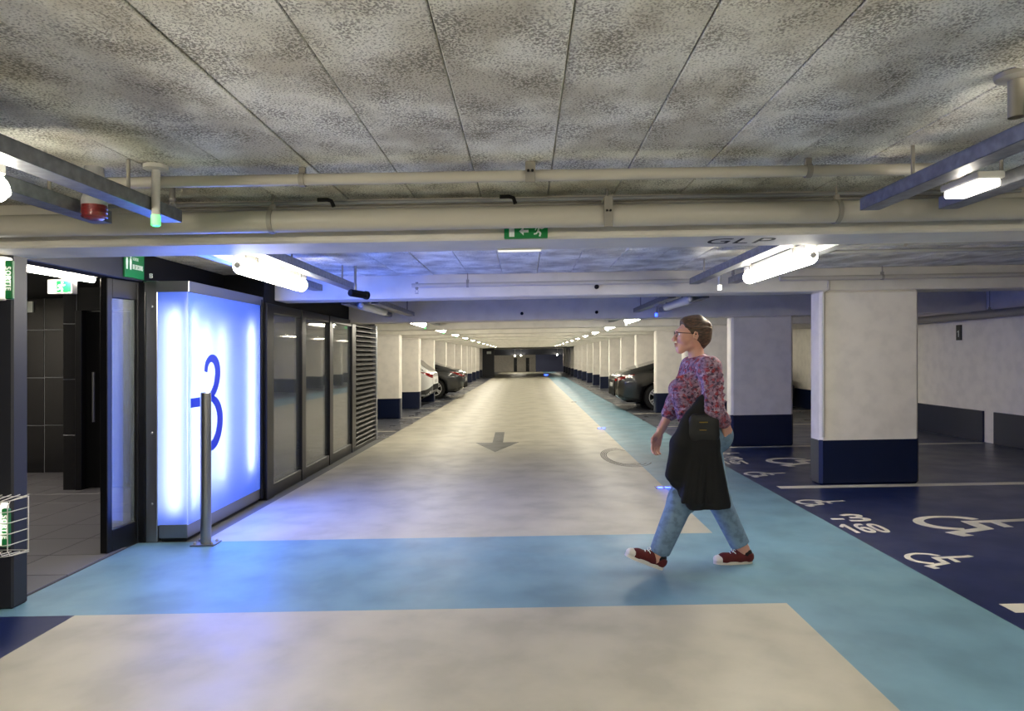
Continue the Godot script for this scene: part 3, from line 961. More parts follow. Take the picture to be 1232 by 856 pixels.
# ---- lighting trunking, tube lights, pipes, signs -----------------------------
func trunking() -> void:
	var spans := [[-3.3, -0.15], [0.0, 3.13], [4.02, 6.38], [7.35, 9.7], [10.25, 12.6]]
	for s in 2:
		var sd := 1.0 if s == 1 else -1.0
		var side := "walkway" if s == 1 else "kiosk"
		for b in spans.size():
			for r in 2:
				var x := sd * ((1.66 if s == 0 else 1.62) if r == 0 else 1.99)
				var y := 2.055 if b < 3 else 2.0
				var mb := MB.new()
				# steel channel: web on top, two flanges, small lips
				B(mb, x - 0.045, x + 0.045, y + 0.052, y + 0.058, spans[b][0], spans[b][1], 0.002)
				B(mb, x - 0.045, x - 0.040, y, y + 0.056, spans[b][0], spans[b][1], 0.001)
				B(mb, x + 0.040, x + 0.045, y, y + 0.056, spans[b][0], spans[b][1], 0.001)
				B(mb, x - 0.045, x + 0.045, y, y + 0.004, spans[b][0], spans[b][1], 0.001)
				var tk := thing("trunking", "%s steel trunking channel over the %s side, %s" % ["inner" if r == 0 else "outer", side, ["behind the camera", "nearest the camera", "between the two nearest beams", "in the unlit bay", "past the dark beam"][b]], "trunking", W(x, y, (spans[b][0] + spans[b][1]) / 2))
				part(mb, "channel", M.galva, tk)
				for e in [0.35, -0.35]:
					var dd: float = spans[b][0] + 0.35 if e > 0 else spans[b][1] - 0.35
					var rod := MB.new()
					rod.tube([W(x, y + 0.057, dd), W(x, 2.249, dd)], 0.008, 8)
					part(rod, "hanger", M.clamp, tk)
		for b in 15:
			var d0 := 0.0
			if b == 0: d0 = -2.6
			elif b == 1: d0 = 1.11 if s == 0 else 0.70
			elif b == 2: d0 = 4.27
			elif b == 3: d0 = 7.45
			else: d0 = BEAMS[b - 2] + 0.75
			var lit := b != 3
			var x := sd * (1.84 if b < 4 else 1.80)
			var yy := 2.01 if b < 3 else (2.0 if b == 3 else 1.985)
			var names := ["behind the camera", "in the bay nearest the camera", "above the crossing beside the sign" if s == 0 else "above the crossing near the widest pillar", "switched off", "nearest of the far row", "second of the far row", "third of the far row", "fourth of the far row", "fifth of the far row", "sixth of the far row", "seventh of the far row", "eighth of the far row", "ninth of the far row", "tenth of the far row", "last of the far row"]
			tube_light(x, yy, d0, 1.22, lit, "%s tube light over the %s side, %s" % ["lit" if lit else "unlit", side, names[b]], b < 8)
	# short lit end unit beside the hanger post
	var eu := thing("emergency_light", "short lit lamp on the trunking beside the hanger post", "light", W(1.82, 2.03, 2.75))
	part(bx(1.79, 1.90, 2.072, 2.10, 2.63, 2.87, 0.004), "case", M.plastic, eu)
	part(bx(1.797, 1.893, 2.040, 2.074, 2.64, 2.86, 0.012), "lens", M.lens, eu)
	part(bx(1.66, 1.95, 2.098, 2.108, 2.70, 2.76, 0.003), "bracket", M.clamp, eu)
	lamp_dot(eu, W(1.82, 1.99, 2.75), Color(1.0, 0.96, 0.9), 0.03)
	# the lit row goes on behind the camera
	for d in [-6.7]:
		for sd in [-1.84, 1.84]:
			tube_light(sd, 2.01, d, 1.22, true, "lit tube light well behind the camera over the %s side" % ["kiosk" if sd < 0 else "walkway"], false)

func tube_light(x: float, y: float, d0: float, long: float, lit: bool, label: String, detail: bool) -> void:
	var t := thing("tube_light", label, "light", W(x, y, d0 + long / 2), "tube lights along the lane")
	var r := 0.052
	var mb := MB.new()
	var path := []
	var rr := []
	for k in [[0.0, 0.55], [0.012, 0.85], [0.03, 1.0], [long - 0.03, 1.0], [long - 0.012, 0.85], [long, 0.55]]:
		path.append(W(x, y, d0 + k[0])); rr.append(r * k[1])
	mb.tube(path, rr, 20)
	part(mb, "diffuser", M.tube if lit else M.dead, t)
	var hb := bx(x - 0.04, x + 0.04, y + 0.045, y + 0.085, d0 + 0.02, d0 + long - 0.02, 0.006)
	part(hb, "housing", M.plastic, t)
	if detail:
		part(bx(x - (0.13 if x > 0 else 0.095), x + (0.095 if x > 0 else 0.13), y + 0.090, y + 0.096, d0 - 0.02, d0 + long + 0.02, 0.002), "light_shield", M.galva, t)  # plate added to stop the tube making hot spots on the ceiling
		for e in [0.18, long - 0.18]:
			var br := MB.new()
			B(br, signf(x) * (1.666 if x > 0 else 1.706), signf(x) * 1.944, y + 0.082, y + 0.090, d0 + e - 0.02, d0 + e + 0.02, 0.002)
			B(br, x - 0.05, x + 0.05, y + 0.03, y + 0.090, d0 + e - 0.012, d0 + e + 0.012, 0.002)
			part(br, "bracket", M.clamp, t)
		for e in [-0.03, long]:
			var cap := MB.new()
			cap.lathe(W(x, y, d0 + e), Vector3(0, 0, -1), [Vector2(0, 0), Vector2(0.018, 0), Vector2(0.021, 0.004), Vector2(0.021, 0.026), Vector2(0.018, 0.03)], 16)
			part(cap, "end_cap", M.plastic, t)
	for e in [0.25, long - 0.25]:
		var rod := MB.new()
		rod.tube([W(x, y + 0.08, d0 + e), W(x, 2.249 if d0 > -5.0 and d0 < 12.0 else 2.297, d0 + e)], 0.008, 6)
		part(rod, "suspension", M.clamp, t)
	if lit:
		area(t, W(x, y - r - 0.012, d0 + long / 2), Vector2(0.09, long), Basis(Vector3(1, 0, 0), -PI / 2), Color(1.0, 0.95, 0.85), TUBE)

const TUBE := 0.7

func hung_pipe(called: String, label: String, path: Array, r: float, m: Material, clamps: Array, top: float) -> Node3D:
	var t := thing(called, label, "pipe", path[0])
	var mb := MB.new()
	mb.tube(path, r, 16)
	part(mb, "pipe_run", m, t)
	for c in clamps:
		var p: Vector3 = c[0]
		var g := MB.new()
		if c[1] == 0:      # ring and threaded rod
			g.lathe(p - Vector3(0.012, 0, 0), Vector3(1, 0, 0), [Vector2(r + 0.001, 0), Vector2(r + 0.006, 0), Vector2(r + 0.006, 0.024), Vector2(r + 0.001, 0.024)], 20)
			g.tube([p + Vector3(0, r, 0), Vector3(p.x, top, p.z)], 0.006, 8)
			B(g, p.x - 0.014, p.x + 0.014, p.y + r, p.y + r + 0.03, -p.z - 0.010, -p.z + 0.010, 0.002)
		else:              # broad saddle plate with two bolts
			B(g, p.x - 0.022, p.x + 0.022, p.y - r - 0.012, p.y + r + 0.03, -p.z - r - 0.012, -p.z - r - 0.002, 0.003)
			B(g, p.x - 0.022, p.x + 0.022, p.y + r + 0.012, p.y + r + 0.03, -p.z - r - 0.004, -p.z + r, 0.003)
			for e in [-0.009, 0.009]:
				var bo := MB.new()
				bo.lathe(Vector3(p.x + e, p.y + 0.012, p.z + r + 0.012), Vector3(0, 0, 1), [Vector2(0.006, 0), Vector2(0.006, 0.008), Vector2(0, 0.008)], 8)
				part(bo, "bolt", M.frame, t)
			g.tube([p + Vector3(0, r + 0.03, 0), Vector3(p.x, top, p.z)], 0.008, 8)
		part(g, "clamp", M.clamp, t)
	return t

func pipes() -> void:
	hung_pipe("ceiling_pipe", "slim cream pipe hung across the lane under the pitted ceiling", [W(-1.86, 2.195, 2.94), W(1.84, 2.195, 2.94)], 0.025, M.pipe, [[W(-0.985, 2.195, 2.94), 0], [W(0.022, 2.195, 2.94), 1], [W(1.25, 2.195, 2.94), 0]], 2.25)
	hung_pipe("main_pipe", "thick cream pipe running across in front of the nearest beam", [W(-6.8, 2.112, 3.42), W(6.7, 2.112, 3.42)], 0.057, M.pipe, [[W(0.42, 2.112, 3.42), 1], [W(1.60, 2.112, 3.42), 0], [W(-1.30, 2.112, 3.42), 0], [W(2.9, 2.112, 3.42), 0]], 2.25)
	for k in 3:
		var y := 2.178 + 0.022 * k
		var d := 3.52 - 0.015 * k
		hung_pipe("conduit", ["lowest thin grey conduit behind the thick pipe", "middle thin grey conduit behind the thick pipe", "topmost thin grey conduit behind the thick pipe"][k], [W(-1.6 - 0.4 * k, y, d), W(-0.1, y - 0.004, d), W(2.0 + 0.3 * k, y, d)], 0.010, M.clamp if k < 2 else M.dull, [], 2.25)
	# short black sprinkler elbows among the conduits
	for x in [-0.06, -0.98]:
		var mb := MB.new()
		mb.tube([W(x - 0.07, 2.205, 3.36), W(x - 0.02, 2.205, 3.36), W(x, 2.198, 3.36), W(x + 0.01, 2.17, 3.37)], 0.010, 8)
		solo(mb, "cable", "short black cable bend above the thick pipe, %s" % ["over the green exit sign" if x > -0.5 else "nearer the kiosk"], "cable", M.black)
	hung_pipe("ceiling_pipe", "slim white pipe along the second beam, ending in a sprinkler", [W(-1.16, 2.135, 6.80), W(1.85, 2.135, 6.80)], 0.022, M.pipe, [[W(-0.59, 2.135, 6.80), 0]], 2.25)
	hung_pipe("ceiling_pipe", "slim cream pipe along the beam above the widest pillar", [W(2.6, 2.14, 6.80), W(6.7, 2.14, 6.80)], 0.024, M.pipe, [[W(3.65, 2.14, 6.80), 0]], 2.25)
	hung_pipe("ceiling_pipe", "thin grey pipe just behind the nearest beam, over the lane", [W(-1.13, 2.195, 4.55), W(-0.25, 2.20, 4.55)], 0.013, M.clamp, [], 2.25)
	for k in 2:
		hung_pipe("conduit", "thin dark conduit over the accessible bay behind the nearest beam, %s" % ["nearer one" if k == 0 else "farther one"], [W(2.1 - 0.15 * k, 2.19, 5.0 + 0.35 * k), W(6.7, 2.19, 5.0 + 0.35 * k)], 0.016, M.dull, [[W(2.85, 2.19, 5.0 + 0.35 * k), 0]] if k == 0 else [], 2.25)
	hung_pipe("wall_pipe", "thick grey pipe along the top of the white wall in the accessible bays", [W(6.60, 1.88, 7.35), W(6.60, 1.86, 14.0)], 0.06, M.clamp, [[W(6.6, 1.88, 9.45), 0]], 2.25)
	# sprinklers
	for s in [[-1.02, 4.55, 2.19, "under the ceiling just behind the nearest beam"], [-1.11, 6.80, 2.12, "at the end of the slim white pipe"], [2.10, 6.72, 2.20, "beside the lit tube at the second beam"], [-1.72, 3.24, 2.20, "next to the kiosk end of the slim pipe"], [-2.10, 2.62, 2.23, "by the trunking in the nearest bay"]]:
		var t := thing("sprinkler", "small sprinkler head %s" % s[3], "sprinkler", W(s[0], s[2] - 0.07, s[1]))
		var mb := MB.new()
		mb.lathe(W(s[0], s[2], s[1]), Vector3(0, -1, 0), [Vector2(0.014, -0.05), Vector2(0.014, 0.0), Vector2(0.018, 0.004), Vector2(0.018, 0.016), Vector2(0.010, 0.024), Vector2(0.010, 0.03)], 12)
		part(mb, "body", M.clamp, t)
		var fr := MB.new()
		for e in [-1, 1]:
			fr.tube([W(s[0] + 0.009 * e, s[2] - 0.026, s[1]), W(s[0] + 0.017 * e, s[2] - 0.045, s[1]), W(s[0] + 0.004 * e, s[2] - 0.064, s[1])], 0.0025, 6)
		fr.lathe(W(s[0], s[2] - 0.064, s[1]), Vector3(0, -1, 0), [Vector2(0, 0), Vector2(0.020, 0), Vector2(0.020, 0.003), Vector2(0, 0.003)], 12)
		part(fr, "deflector", M.dull, t)
	# little dark sockets on the second and third beam
	for s in [[0.74, 6.9, 2.10, "on the second beam over the lane"], [-0.05, 9.8, 2.02, "on the dark third beam over the lane"], [1.05, 9.8, 2.02, "on the dark third beam near the unlit tube"]]:
		var mb := MB.new()
		mb.lathe(W(s[0], s[2], s[1]), Vector3(0, 0, 1), [Vector2(0.024, -0.005), Vector2(0.024, 0.02), Vector2(0.016, 0.03), Vector2(0, 0.03)], 14)
		solo(mb, "junction_box", "small round black box %s" % s[3], "box", M.black)

func fittings() -> void:
	# green running-man sign under the thick pipe
	var sg := thing("exit_sign", "green exit sign with door, arrow and running figure over the lane", "sign", W(0.0, 2.02, 3.53))
	part(bx(-0.113, 0.120, 2.026, 2.14, 3.545, 3.575, 0.003), "panel", M.green_lit, sg)
	var o := 3.5445
	part(bx(-0.086, -0.058, 2.034, 2.09, o - 0.002, o, 0.0005), "door_pictogram", M.sign, sg)
	var am := MB.new()
	am.prism(PackedVector2Array([Vector2(-0.028, 0.0), Vector2(-0.004, 0.022), Vector2(-0.004, 0.007), Vector2(0.022, 0.007), Vector2(0.022, -0.007), Vector2(-0.004, -0.007), Vector2(-0.004, -0.022)]), W(-0.005, 2.063, o), Vector3(1, 0, 0), Vector3(0, 1, 0), 0.002)
	part(am, "arrow", M.sign, sg)
	var rm := MB.new()
	runner(rm, W(0.075, 2.040, o), Vector3(-1, 0, 0) * -1.0, 0.060)
	part(rm, "running_figure", M.sign, sg)
	var lb := thing("emergency_light", "slim emergency light under the nearest beam below the exit sign", "light", W(-0.02, 2.005, 3.9))
	part(bx(-0.165, 0.095, 2.017, 2.0255, 3.87, 3.94, 0.002), "case", M.plastic, lb)
	part(bx(-0.16, 0.09, 2.0135, 2.0185, 3.885, 3.93, 0.001), "lens", M.exit_lens, lb)
	# red alarm beacon
	var rb := thing("alarm_beacon", "red alarm beacon hanging beside the trunking near the kiosk", "beacon", W(-1.88, 2.0, 2.9))
	var mb := MB.new()
	mb.lathe(W(-1.88, 0.015 + 2.10, 2.9), Vector3(0, -1, 0), [Vector2(0.0, -0.15), Vector2(0.036, -0.15), Vector2(0.042, -0.02), Vector2(0.05, 0.0), Vector2(0.05, 0.028), Vector2(0.0, 0.028)], 20)
	part(mb, "base", M.dull, rb)
	var dm := MB.new()
	dm.lathe(W(-1.88, 0.015 + 2.072, 2.9), Vector3(0, -1, 0), [Vector2(0.049, 0.0), Vector2(0.049, 0.028), Vector2(0.046, 0.045), Vector2(0.038, 0.058), Vector2(0.022, 0.064), Vector2(0, 0.065)], 24)
	for k in 3:
		dm.lathe(W(-1.88, 0.015 + 2.062 - 0.018 * k, 2.9), Vector3(0, -1, 0), [Vector2(0.047, 0), Vector2(0.051, 0.002), Vector2(0.051, 0.005), Vector2(0.047, 0.007)], 24)
	part(dm, "dome", M.red, rb)
	# parking guidance sticks
	var spots := [[-1.595, 2.87, 2.03, "green", "beside the trunking before the nearest beam"]]
	for i in range(3, 10):
		spots.append([-1.87, BEAMS[i] - 0.3, 1.97, "green", "%s along the kiosk side row" % ["first", "second", "third", "fourth", "fifth", "sixth", "seventh"][i - 3]])
	spots.append([1.90, 6.5, 2.05, "white", "beside the lit tube near the widest pillar"])
	spots.append([1.88, 9.55, 1.97, "blue", "in front of the dark third beam"])
	for i in range(3, 9):
		spots.append([1.88, BEAMS[i] - 0.3, 1.97, "white", "%s along the walkway side row" % ["first", "second", "third", "fourth", "fifth", "sixth"][i - 3]])
	for s in spots:
		var t := thing("bay_indicator", "white hanging bay indicator with %s tip, %s" % [s[3], s[4]], "indicator", W(s[0], s[2] - 0.05, s[1]), "bay indicators hanging from the ceiling")
		var tall: float = (2.249 if s[1] < 12.6 else 2.298) - s[2]
		var st := MB.new()
		st.lathe(W(s[0], s[2], s[1]), Vector3.UP, [Vector2(0.0, 0.0), Vector2(0.017, 0.0), Vector2(0.017, tall - 0.022), Vector2(0.05, tall - 0.017), Vector2(0.05, tall), Vector2(0, tall)], 16)
		part(st, "stem", M.plastic, t)
		var le := MB.new()
		le.lathe(W(s[0], s[2], s[1]), Vector3(0, -1, 0), [Vector2(0.0185, -0.004), Vector2(0.0195, 0.0), Vector2(0.0195, 0.040), Vector2(0.012, 0.044), Vector2(0, 0.044)], 16)
		part(le, "tip", M["led_" + s[3]], t, s[3] + " lit tip")
		if s[1] < 11:
			lamp_dot(t, W(s[0], s[2] - 0.06, s[1]), {"green": Color(0.1, 1.0, 0.45), "white": Color(1, 0.97, 0.9), "blue": Color(0.15, 0.3, 1.0)}[s[3]], 0.006)
	# big hanger post of the trunking at the edge of the frame
	var hp := thing("hanger_post", "grey round hanger post with flared foot above the walkway trunking", "post", W(1.53, 2.1, 2.07))
	var pm := MB.new()
	pm.lathe(W(1.53, 2.115, 2.07), Vector3.UP, [Vector2(0.024, 0.0), Vector2(0.024, 0.115), Vector2(0.058, 0.122), Vector2(0.062, 0.135), Vector2(0.045, 0.142)], 20)
	part(pm, "tube", M.clamp, hp)
	var cm := MB.new()
	var ring := []
	for k in 9:
		ring.append(Vector2(0.11 + 0.02 * sin(k * 2.3), 0))
	cm.ball(W(1.56, 2.31, 2.04), Vector3(0.13, 0.075, 0.13), 12)
	part(cm, "concrete_lump", M.plank1, hp, "rough concrete patch round the fixing")
	# wall plate in the accessible bays
	var wp := thing("wall_plate", "small dark number plate on the white wall behind the widest pillar", "sign", W(6.79, 1.5, 10.4))
	part(bx(6.78, 6.80, 1.52, 1.76, 10.35, 10.47, 0.003), "plate", M.frame, wp)
	words(wp, "digit", "1", 0.10, 1.0, W(6.778, 1.62, 10.41), Basis(Vector3(0, 1, 0), -PI / 2), M.sign, 0.002)
	# security camera among the trunking
	var sc := thing("camera_housing", "small black surveillance camera under the ceiling by the lit tube", "camera", W(-1.55, 1.97, 6.1))
	var cb := MB.new()
	cb.lathe(W(-1.595, 2.0, 6.05), Vector3(0.55, -0.06, -0.83).normalized(), [Vector2(0, 0), Vector2(0.03, 0), Vector2(0.034, 0.01), Vector2(0.034, 0.18), Vector2(0.040, 0.185), Vector2(0.040, 0.21), Vector2(0.028, 0.21), Vector2(0, 0.202)], 16)
	part(cb, "barrel", M.black, sc)
	var cr := MB.new()
	cr.tube([W(-1.56, 2.02, 6.10), W(-1.56, 2.12, 6.10), W(-1.56, 2.249, 6.10)], 0.012, 8)
	part(cr, "arm", M.dull, sc)

# ---- parked cars: tails towards the lane ------------------------------------------
func curve(pts: Array, s: float) -> float:
	for i in pts.size() - 1:
		if s <= pts[i + 1][0] or i == pts.size() - 2:
			var p0: Array = pts[maxi(i - 1, 0)]
			var a: Array = pts[i]
			var b: Array = pts[i + 1]
			var p3: Array = pts[mini(i + 2, pts.size() - 1)]
			var u := clampf((s - a[0]) / (b[0] - a[0]), 0.0, 1.0)
			return cubic_interpolate_in_time(a[1], b[1], p0[1], p3[1], u, b[0] - a[0], p0[0] - a[0] if i > 0 else -(b[0] - a[0]), p3[0] - a[0] if i + 2 < pts.size() else 2.0 * (b[0] - a[0]))
	return pts[-1][1]

func section(c: Dictionary, s: float, arch := true) -> Array:
	# half section (z >= 0) at length s, from under the sill up to the roof centre
	var w: float = c.wide * curve(c.plan, s)
	var yb: float = curve(c.bottom, s)
	if arch:
		for a in [c.rear, c.front]:
			var q: float = c.wheel + 0.045
			var dx: float = absf(s - a)
			if dx < q:
				yb = maxf(yb, c.wheel + sqrt(q * q - dx * dx))
	var yd: float = curve(c.belt, s)
	var yr: float = maxf(curve(c.roof, s), yd + 0.012)
	var g: float = clampf((yr - yd) / 0.45, 0.0, 1.0)
	var mid: float = maxf(lerpf(curve(c.bottom, s), yd, 0.55), yb + 0.01)
	var ws: float = lerpf(w * 0.80, w * 0.66, g)
	return [Vector2(0.0, yb), Vector2(w * 0.90, yb), Vector2(w * 0.965, yb + minf(0.05, (mid - yb) * 0.4)), Vector2(w, mid), Vector2(w * 0.995, lerpf(mid, yd, 0.55)), Vector2(w * 0.96, yd - 0.02), Vector2(w * 0.93, yd), Vector2(lerpf(w * 0.88, ws + 0.03, g), lerpf(yd + 0.004, yr - 0.07, g)), Vector2(ws, yr - 0.012 - 0.02 * g), Vector2(ws * 0.6, yr), Vector2(0.0, yr + 0.004)]

func on_body(c: Dictionary, s: float, t: float, z: float, off: float) -> Vector3:
	var q := section(c, s, false)
	var i := clampi(int(t), 0, q.size() - 2)
	var p: Vector2 = q[i].lerp(q[i + 1], t - i)
	var e: Vector2 = (q[i + 1] - q[i]).normalized()
	return Vector3(s, p.y - e.x * -off, (p.x + e.y * off) * z)

func skin_patch(c: Dictionary, mb: MB, s0: float, s1: float, t0, t1, z: float, off := 0.004, ns := 10, nt := 5) -> void:
	# a panel lying on the body between two lengths and two heights of the section (heights may run: [at s0, at s1])
	for i in ns:
		for j in nt:
			var f := []
			for k in [[0, 0], [1, 0], [1, 1], [0, 1]]:
				var u: float = (i + k[0]) / float(ns)
				var v: float = (j + k[1]) / float(nt)
				var ta: float = lerpf(t0[0], t0[1], u) if t0 is Array else t0
				var tb: float = lerpf(t1[0], t1[1], u) if t1 is Array else t1
				f.append(on_body(c, lerpf(s0, s1, u), lerpf(ta, tb, v), z, off))
			var n: Vector3 = (f[1] - f[0]).cross(f[3] - f[0])
			var outw := Vector3(0, 0.4, z)
			mb.poly([f[0], f[1], f[2]], outw)
			mb.poly([f[0], f[2], f[3]], outw)

func car(c: Dictionary, label: String, at: Vector3, turn: float) -> void:
	var t := thing(c.name, label, "car", at)
	t.rotation.y = turn
	org[t] = Vector3.ZERO
	var rows := []
	var st := []
	var n := 90
	for i in n + 1:
		st.append(c.long * i / n)
	for s in st:
		var h := section(c, s)
		var ring := []
		for k in h.size():
			ring.append(Vector3(s, h[k].y, h[k].x))
		for k in range(h.size() - 2, 0, -1):
			ring.append(Vector3(s, h[k].y, -h[k].x))
		rows.append(ring)
	var m: int = rows[0].size()
	var grid := []
	for i in rows.size():
		var row := []
		for j in m:
			var a: Vector3 = rows[mini(i + 1, n)][j] - rows[maxi(i - 1, 0)][j]
			var b: Vector3 = rows[i][(j + 1) % m] - rows[i][(j - 1 + m) % m]
			var q := a.cross(b).normalized()
			var centre := Vector3(rows[i][j].x, 0.75, 0)
			if q.dot(rows[i][j] - centre) < 0.0: q = -q
			if i == 0: q = (q + Vector3(-1.2, 0, 0)).normalized()
			row.append([rows[i][j], q])
		grid.append(row)
	var mb := MB.new()
	mb.grid(grid, true)
	for e in [0, n]:
		var f := []
		for p in rows[e]:
			f.append(p)
		mb.poly(f, Vector3(-1 if e == 0 else 1, 0, 0))
	part(mb, "body", c.paint, t, "", 0.0)
	var dark: Material = M.car_glass
	for z in [-1.0, 1.0]:
		var sw := MB.new()
		skin_patch(c, sw, c.win[0], c.win[1], [6.95, 6.12], [7.05, 7.9], z, 0.004, 8, 3)
		skin_patch(c, sw, c.win[1], c.win[2], 6.12, [7.9, 7.95], z, 0.004, 14, 3)
		skin_patch(c, sw, c.win[2], c.win[3], [6.12, 6.9], [7.95, 7.05], z, 0.004, 8, 3)
		part(sw, "side_window", dark, t, "", 0.0)
		var tl := MB.new()
		skin_patch(c, tl, 0.0, c.lamp[0], [c.lamp[1], c.lamp[3]], [c.lamp[2], c.lamp[4]], z, 0.006, 8, 4)
		part(tl, "tail_light", M.tail, t, "red tail light", 0.0)
		var bp := MB.new()
		skin_patch(c, bp, 0.0, c.rear - c.wheel - 0.05, [1.2, 1.2], c.bump, z, 0.006, 8, 3)
		part(bp, "lower_bumper", c.trim, t, "", 0.0)
		var hl := MB.new()
		hl.box(Vector3(c.win[1] + 0.35, curve(c.belt, c.win[1] + 0.4) - 0.12, z * c.wide * 0.985 - 0.012), Vector3(c.win[1] + 0.53, curve(c.belt, c.win[1] + 0.4) - 0.095, z * c.wide * 0.985 + 0.012), 0.006)
		part(hl, "door_handle", c.paint, t, "", 0.0)
	# rear window over the top of the tail
	var rw := MB.new()
	for i in 8:
		var f := []
		for k in [[0, -1], [1, -1], [1, 1], [0, 1]]:
			var s: float = lerpf(c.rear_win[0], c.rear_win[1], (i + k[0]) / 8.0)
			var q := section(c, s, false)
			f.append(Vector3(s, q[9].y + 0.008, q[8].x * 0.88 * k[1]))
		rw.poly(f, Vector3(-0.5, 1, 0))
	part(rw, "rear_window", dark, t, "", 0.0)
	var pl := bx(0, 0, 0, 0, 0, 0, 0)
	pl = MB.new()
	pl.box(Vector3(-0.022, c.plate + 0.02, -0.24), Vector3(0.0, c.plate + 0.12, 0.24), 0.004)
	part(pl, "number_plate", M.dull, t, "blank white number plate", 0.0)
	var rb := MB.new()
	rb.box(Vector3(-0.016, c.plate - 0.20, -c.wide * 0.58), Vector3(0.02, c.plate - 0.02, c.wide * 0.58), 0.012)
	part(rb, "rear_bumper", M.bumper_black, t, "", 0.0)
	var lid := MB.new()
	lid.box(Vector3(-0.012, c.plate - 0.02, -c.wide * 0.58), Vector3(0.02, c.plate + 0.20, c.wide * 0.58), 0.02)
	part(lid, "tailgate_panel", c.gate, t, "", 0.0)
	var ub := MB.new()
	ub.box(Vector3(0.25, 0.20, -c.wide * 0.80), Vector3(c.long - 0.3, 0.62, c.wide * 0.80), 0.03)
	part(ub, "underbody", M.black, t, "", 0.0)
	for a in [c.rear, c.front]:
		for z in [-1.0, 1.0]:
			var o := Vector3(a, c.wheel, z * (c.wide - 0.215))
			var ax := Vector3(0, 0, z)
			var ty := MB.new()
			var R: float = c.wheel
			ty.lathe(o, ax, [Vector2(R * 0.68, 0.0), Vector2(R * 0.93, 0.0), Vector2(R, 0.025), Vector2(R, 0.18), Vector2(R * 0.96, 0.205), Vector2(R * 0.72, 0.212), Vector2(R * 0.68, 0.19)], 36)
			var wheel := part(ty, "wheel", M.tyre, t, "", 0.0)
			var rim := MB.new()
			rim.lathe(o, ax, [Vector2(R * 0.70, 0.207), Vector2(R * 0.64, 0.205), Vector2(R * 0.62, 0.15)], 36)
			var bk := MB.new()
			bk.lathe(o, ax, [Vector2(R * 0.66, 0.10), Vector2(R * 0.2, 0.08), Vector2(0, 0.08)], 24)
			part(bk, "brake_disc", M.black, wheel, "", 0.0)
			var u := Vector3(1, 0, 0)
			var w := ax.cross(u)
			for k in 10:
				var an: float = TAU * (k / 2) / 5.0 + (0.16 if k % 2 else -0.16)
				var d1 := u * cos(an) + w * sin(an)
				var pd := -u * sin(an) + w * cos(an)
				var p0 := o + d1 * R * 0.10 + ax * 0.18
				var p1 := o + d1 * R * 0.66 + ax * 0.20
				rim.poly([p0 - pd * 0.022, p0 + pd * 0.022, p1 + pd * 0.014, p1 - pd * 0.014], ax)
				rim.poly([p0 - pd * 0.022, p1 - pd * 0.014, p1 - pd * 0.014 - ax * 0.05, p0 - pd * 0.022 - ax * 0.05], -pd)
				rim.poly([p0 + pd * 0.022, p1 + pd * 0.014, p1 + pd * 0.014 - ax * 0.05, p0 + pd * 0.022 - ax * 0.05], pd)
			rim.lathe(o, ax, [Vector2(R * 0.17, 0.10), Vector2(R * 0.17, 0.19), Vector2(R * 0.10, 0.20), Vector2(0, 0.20)], 20)
			part(rim, "rim", M.rim, wheel, "", 0.0)

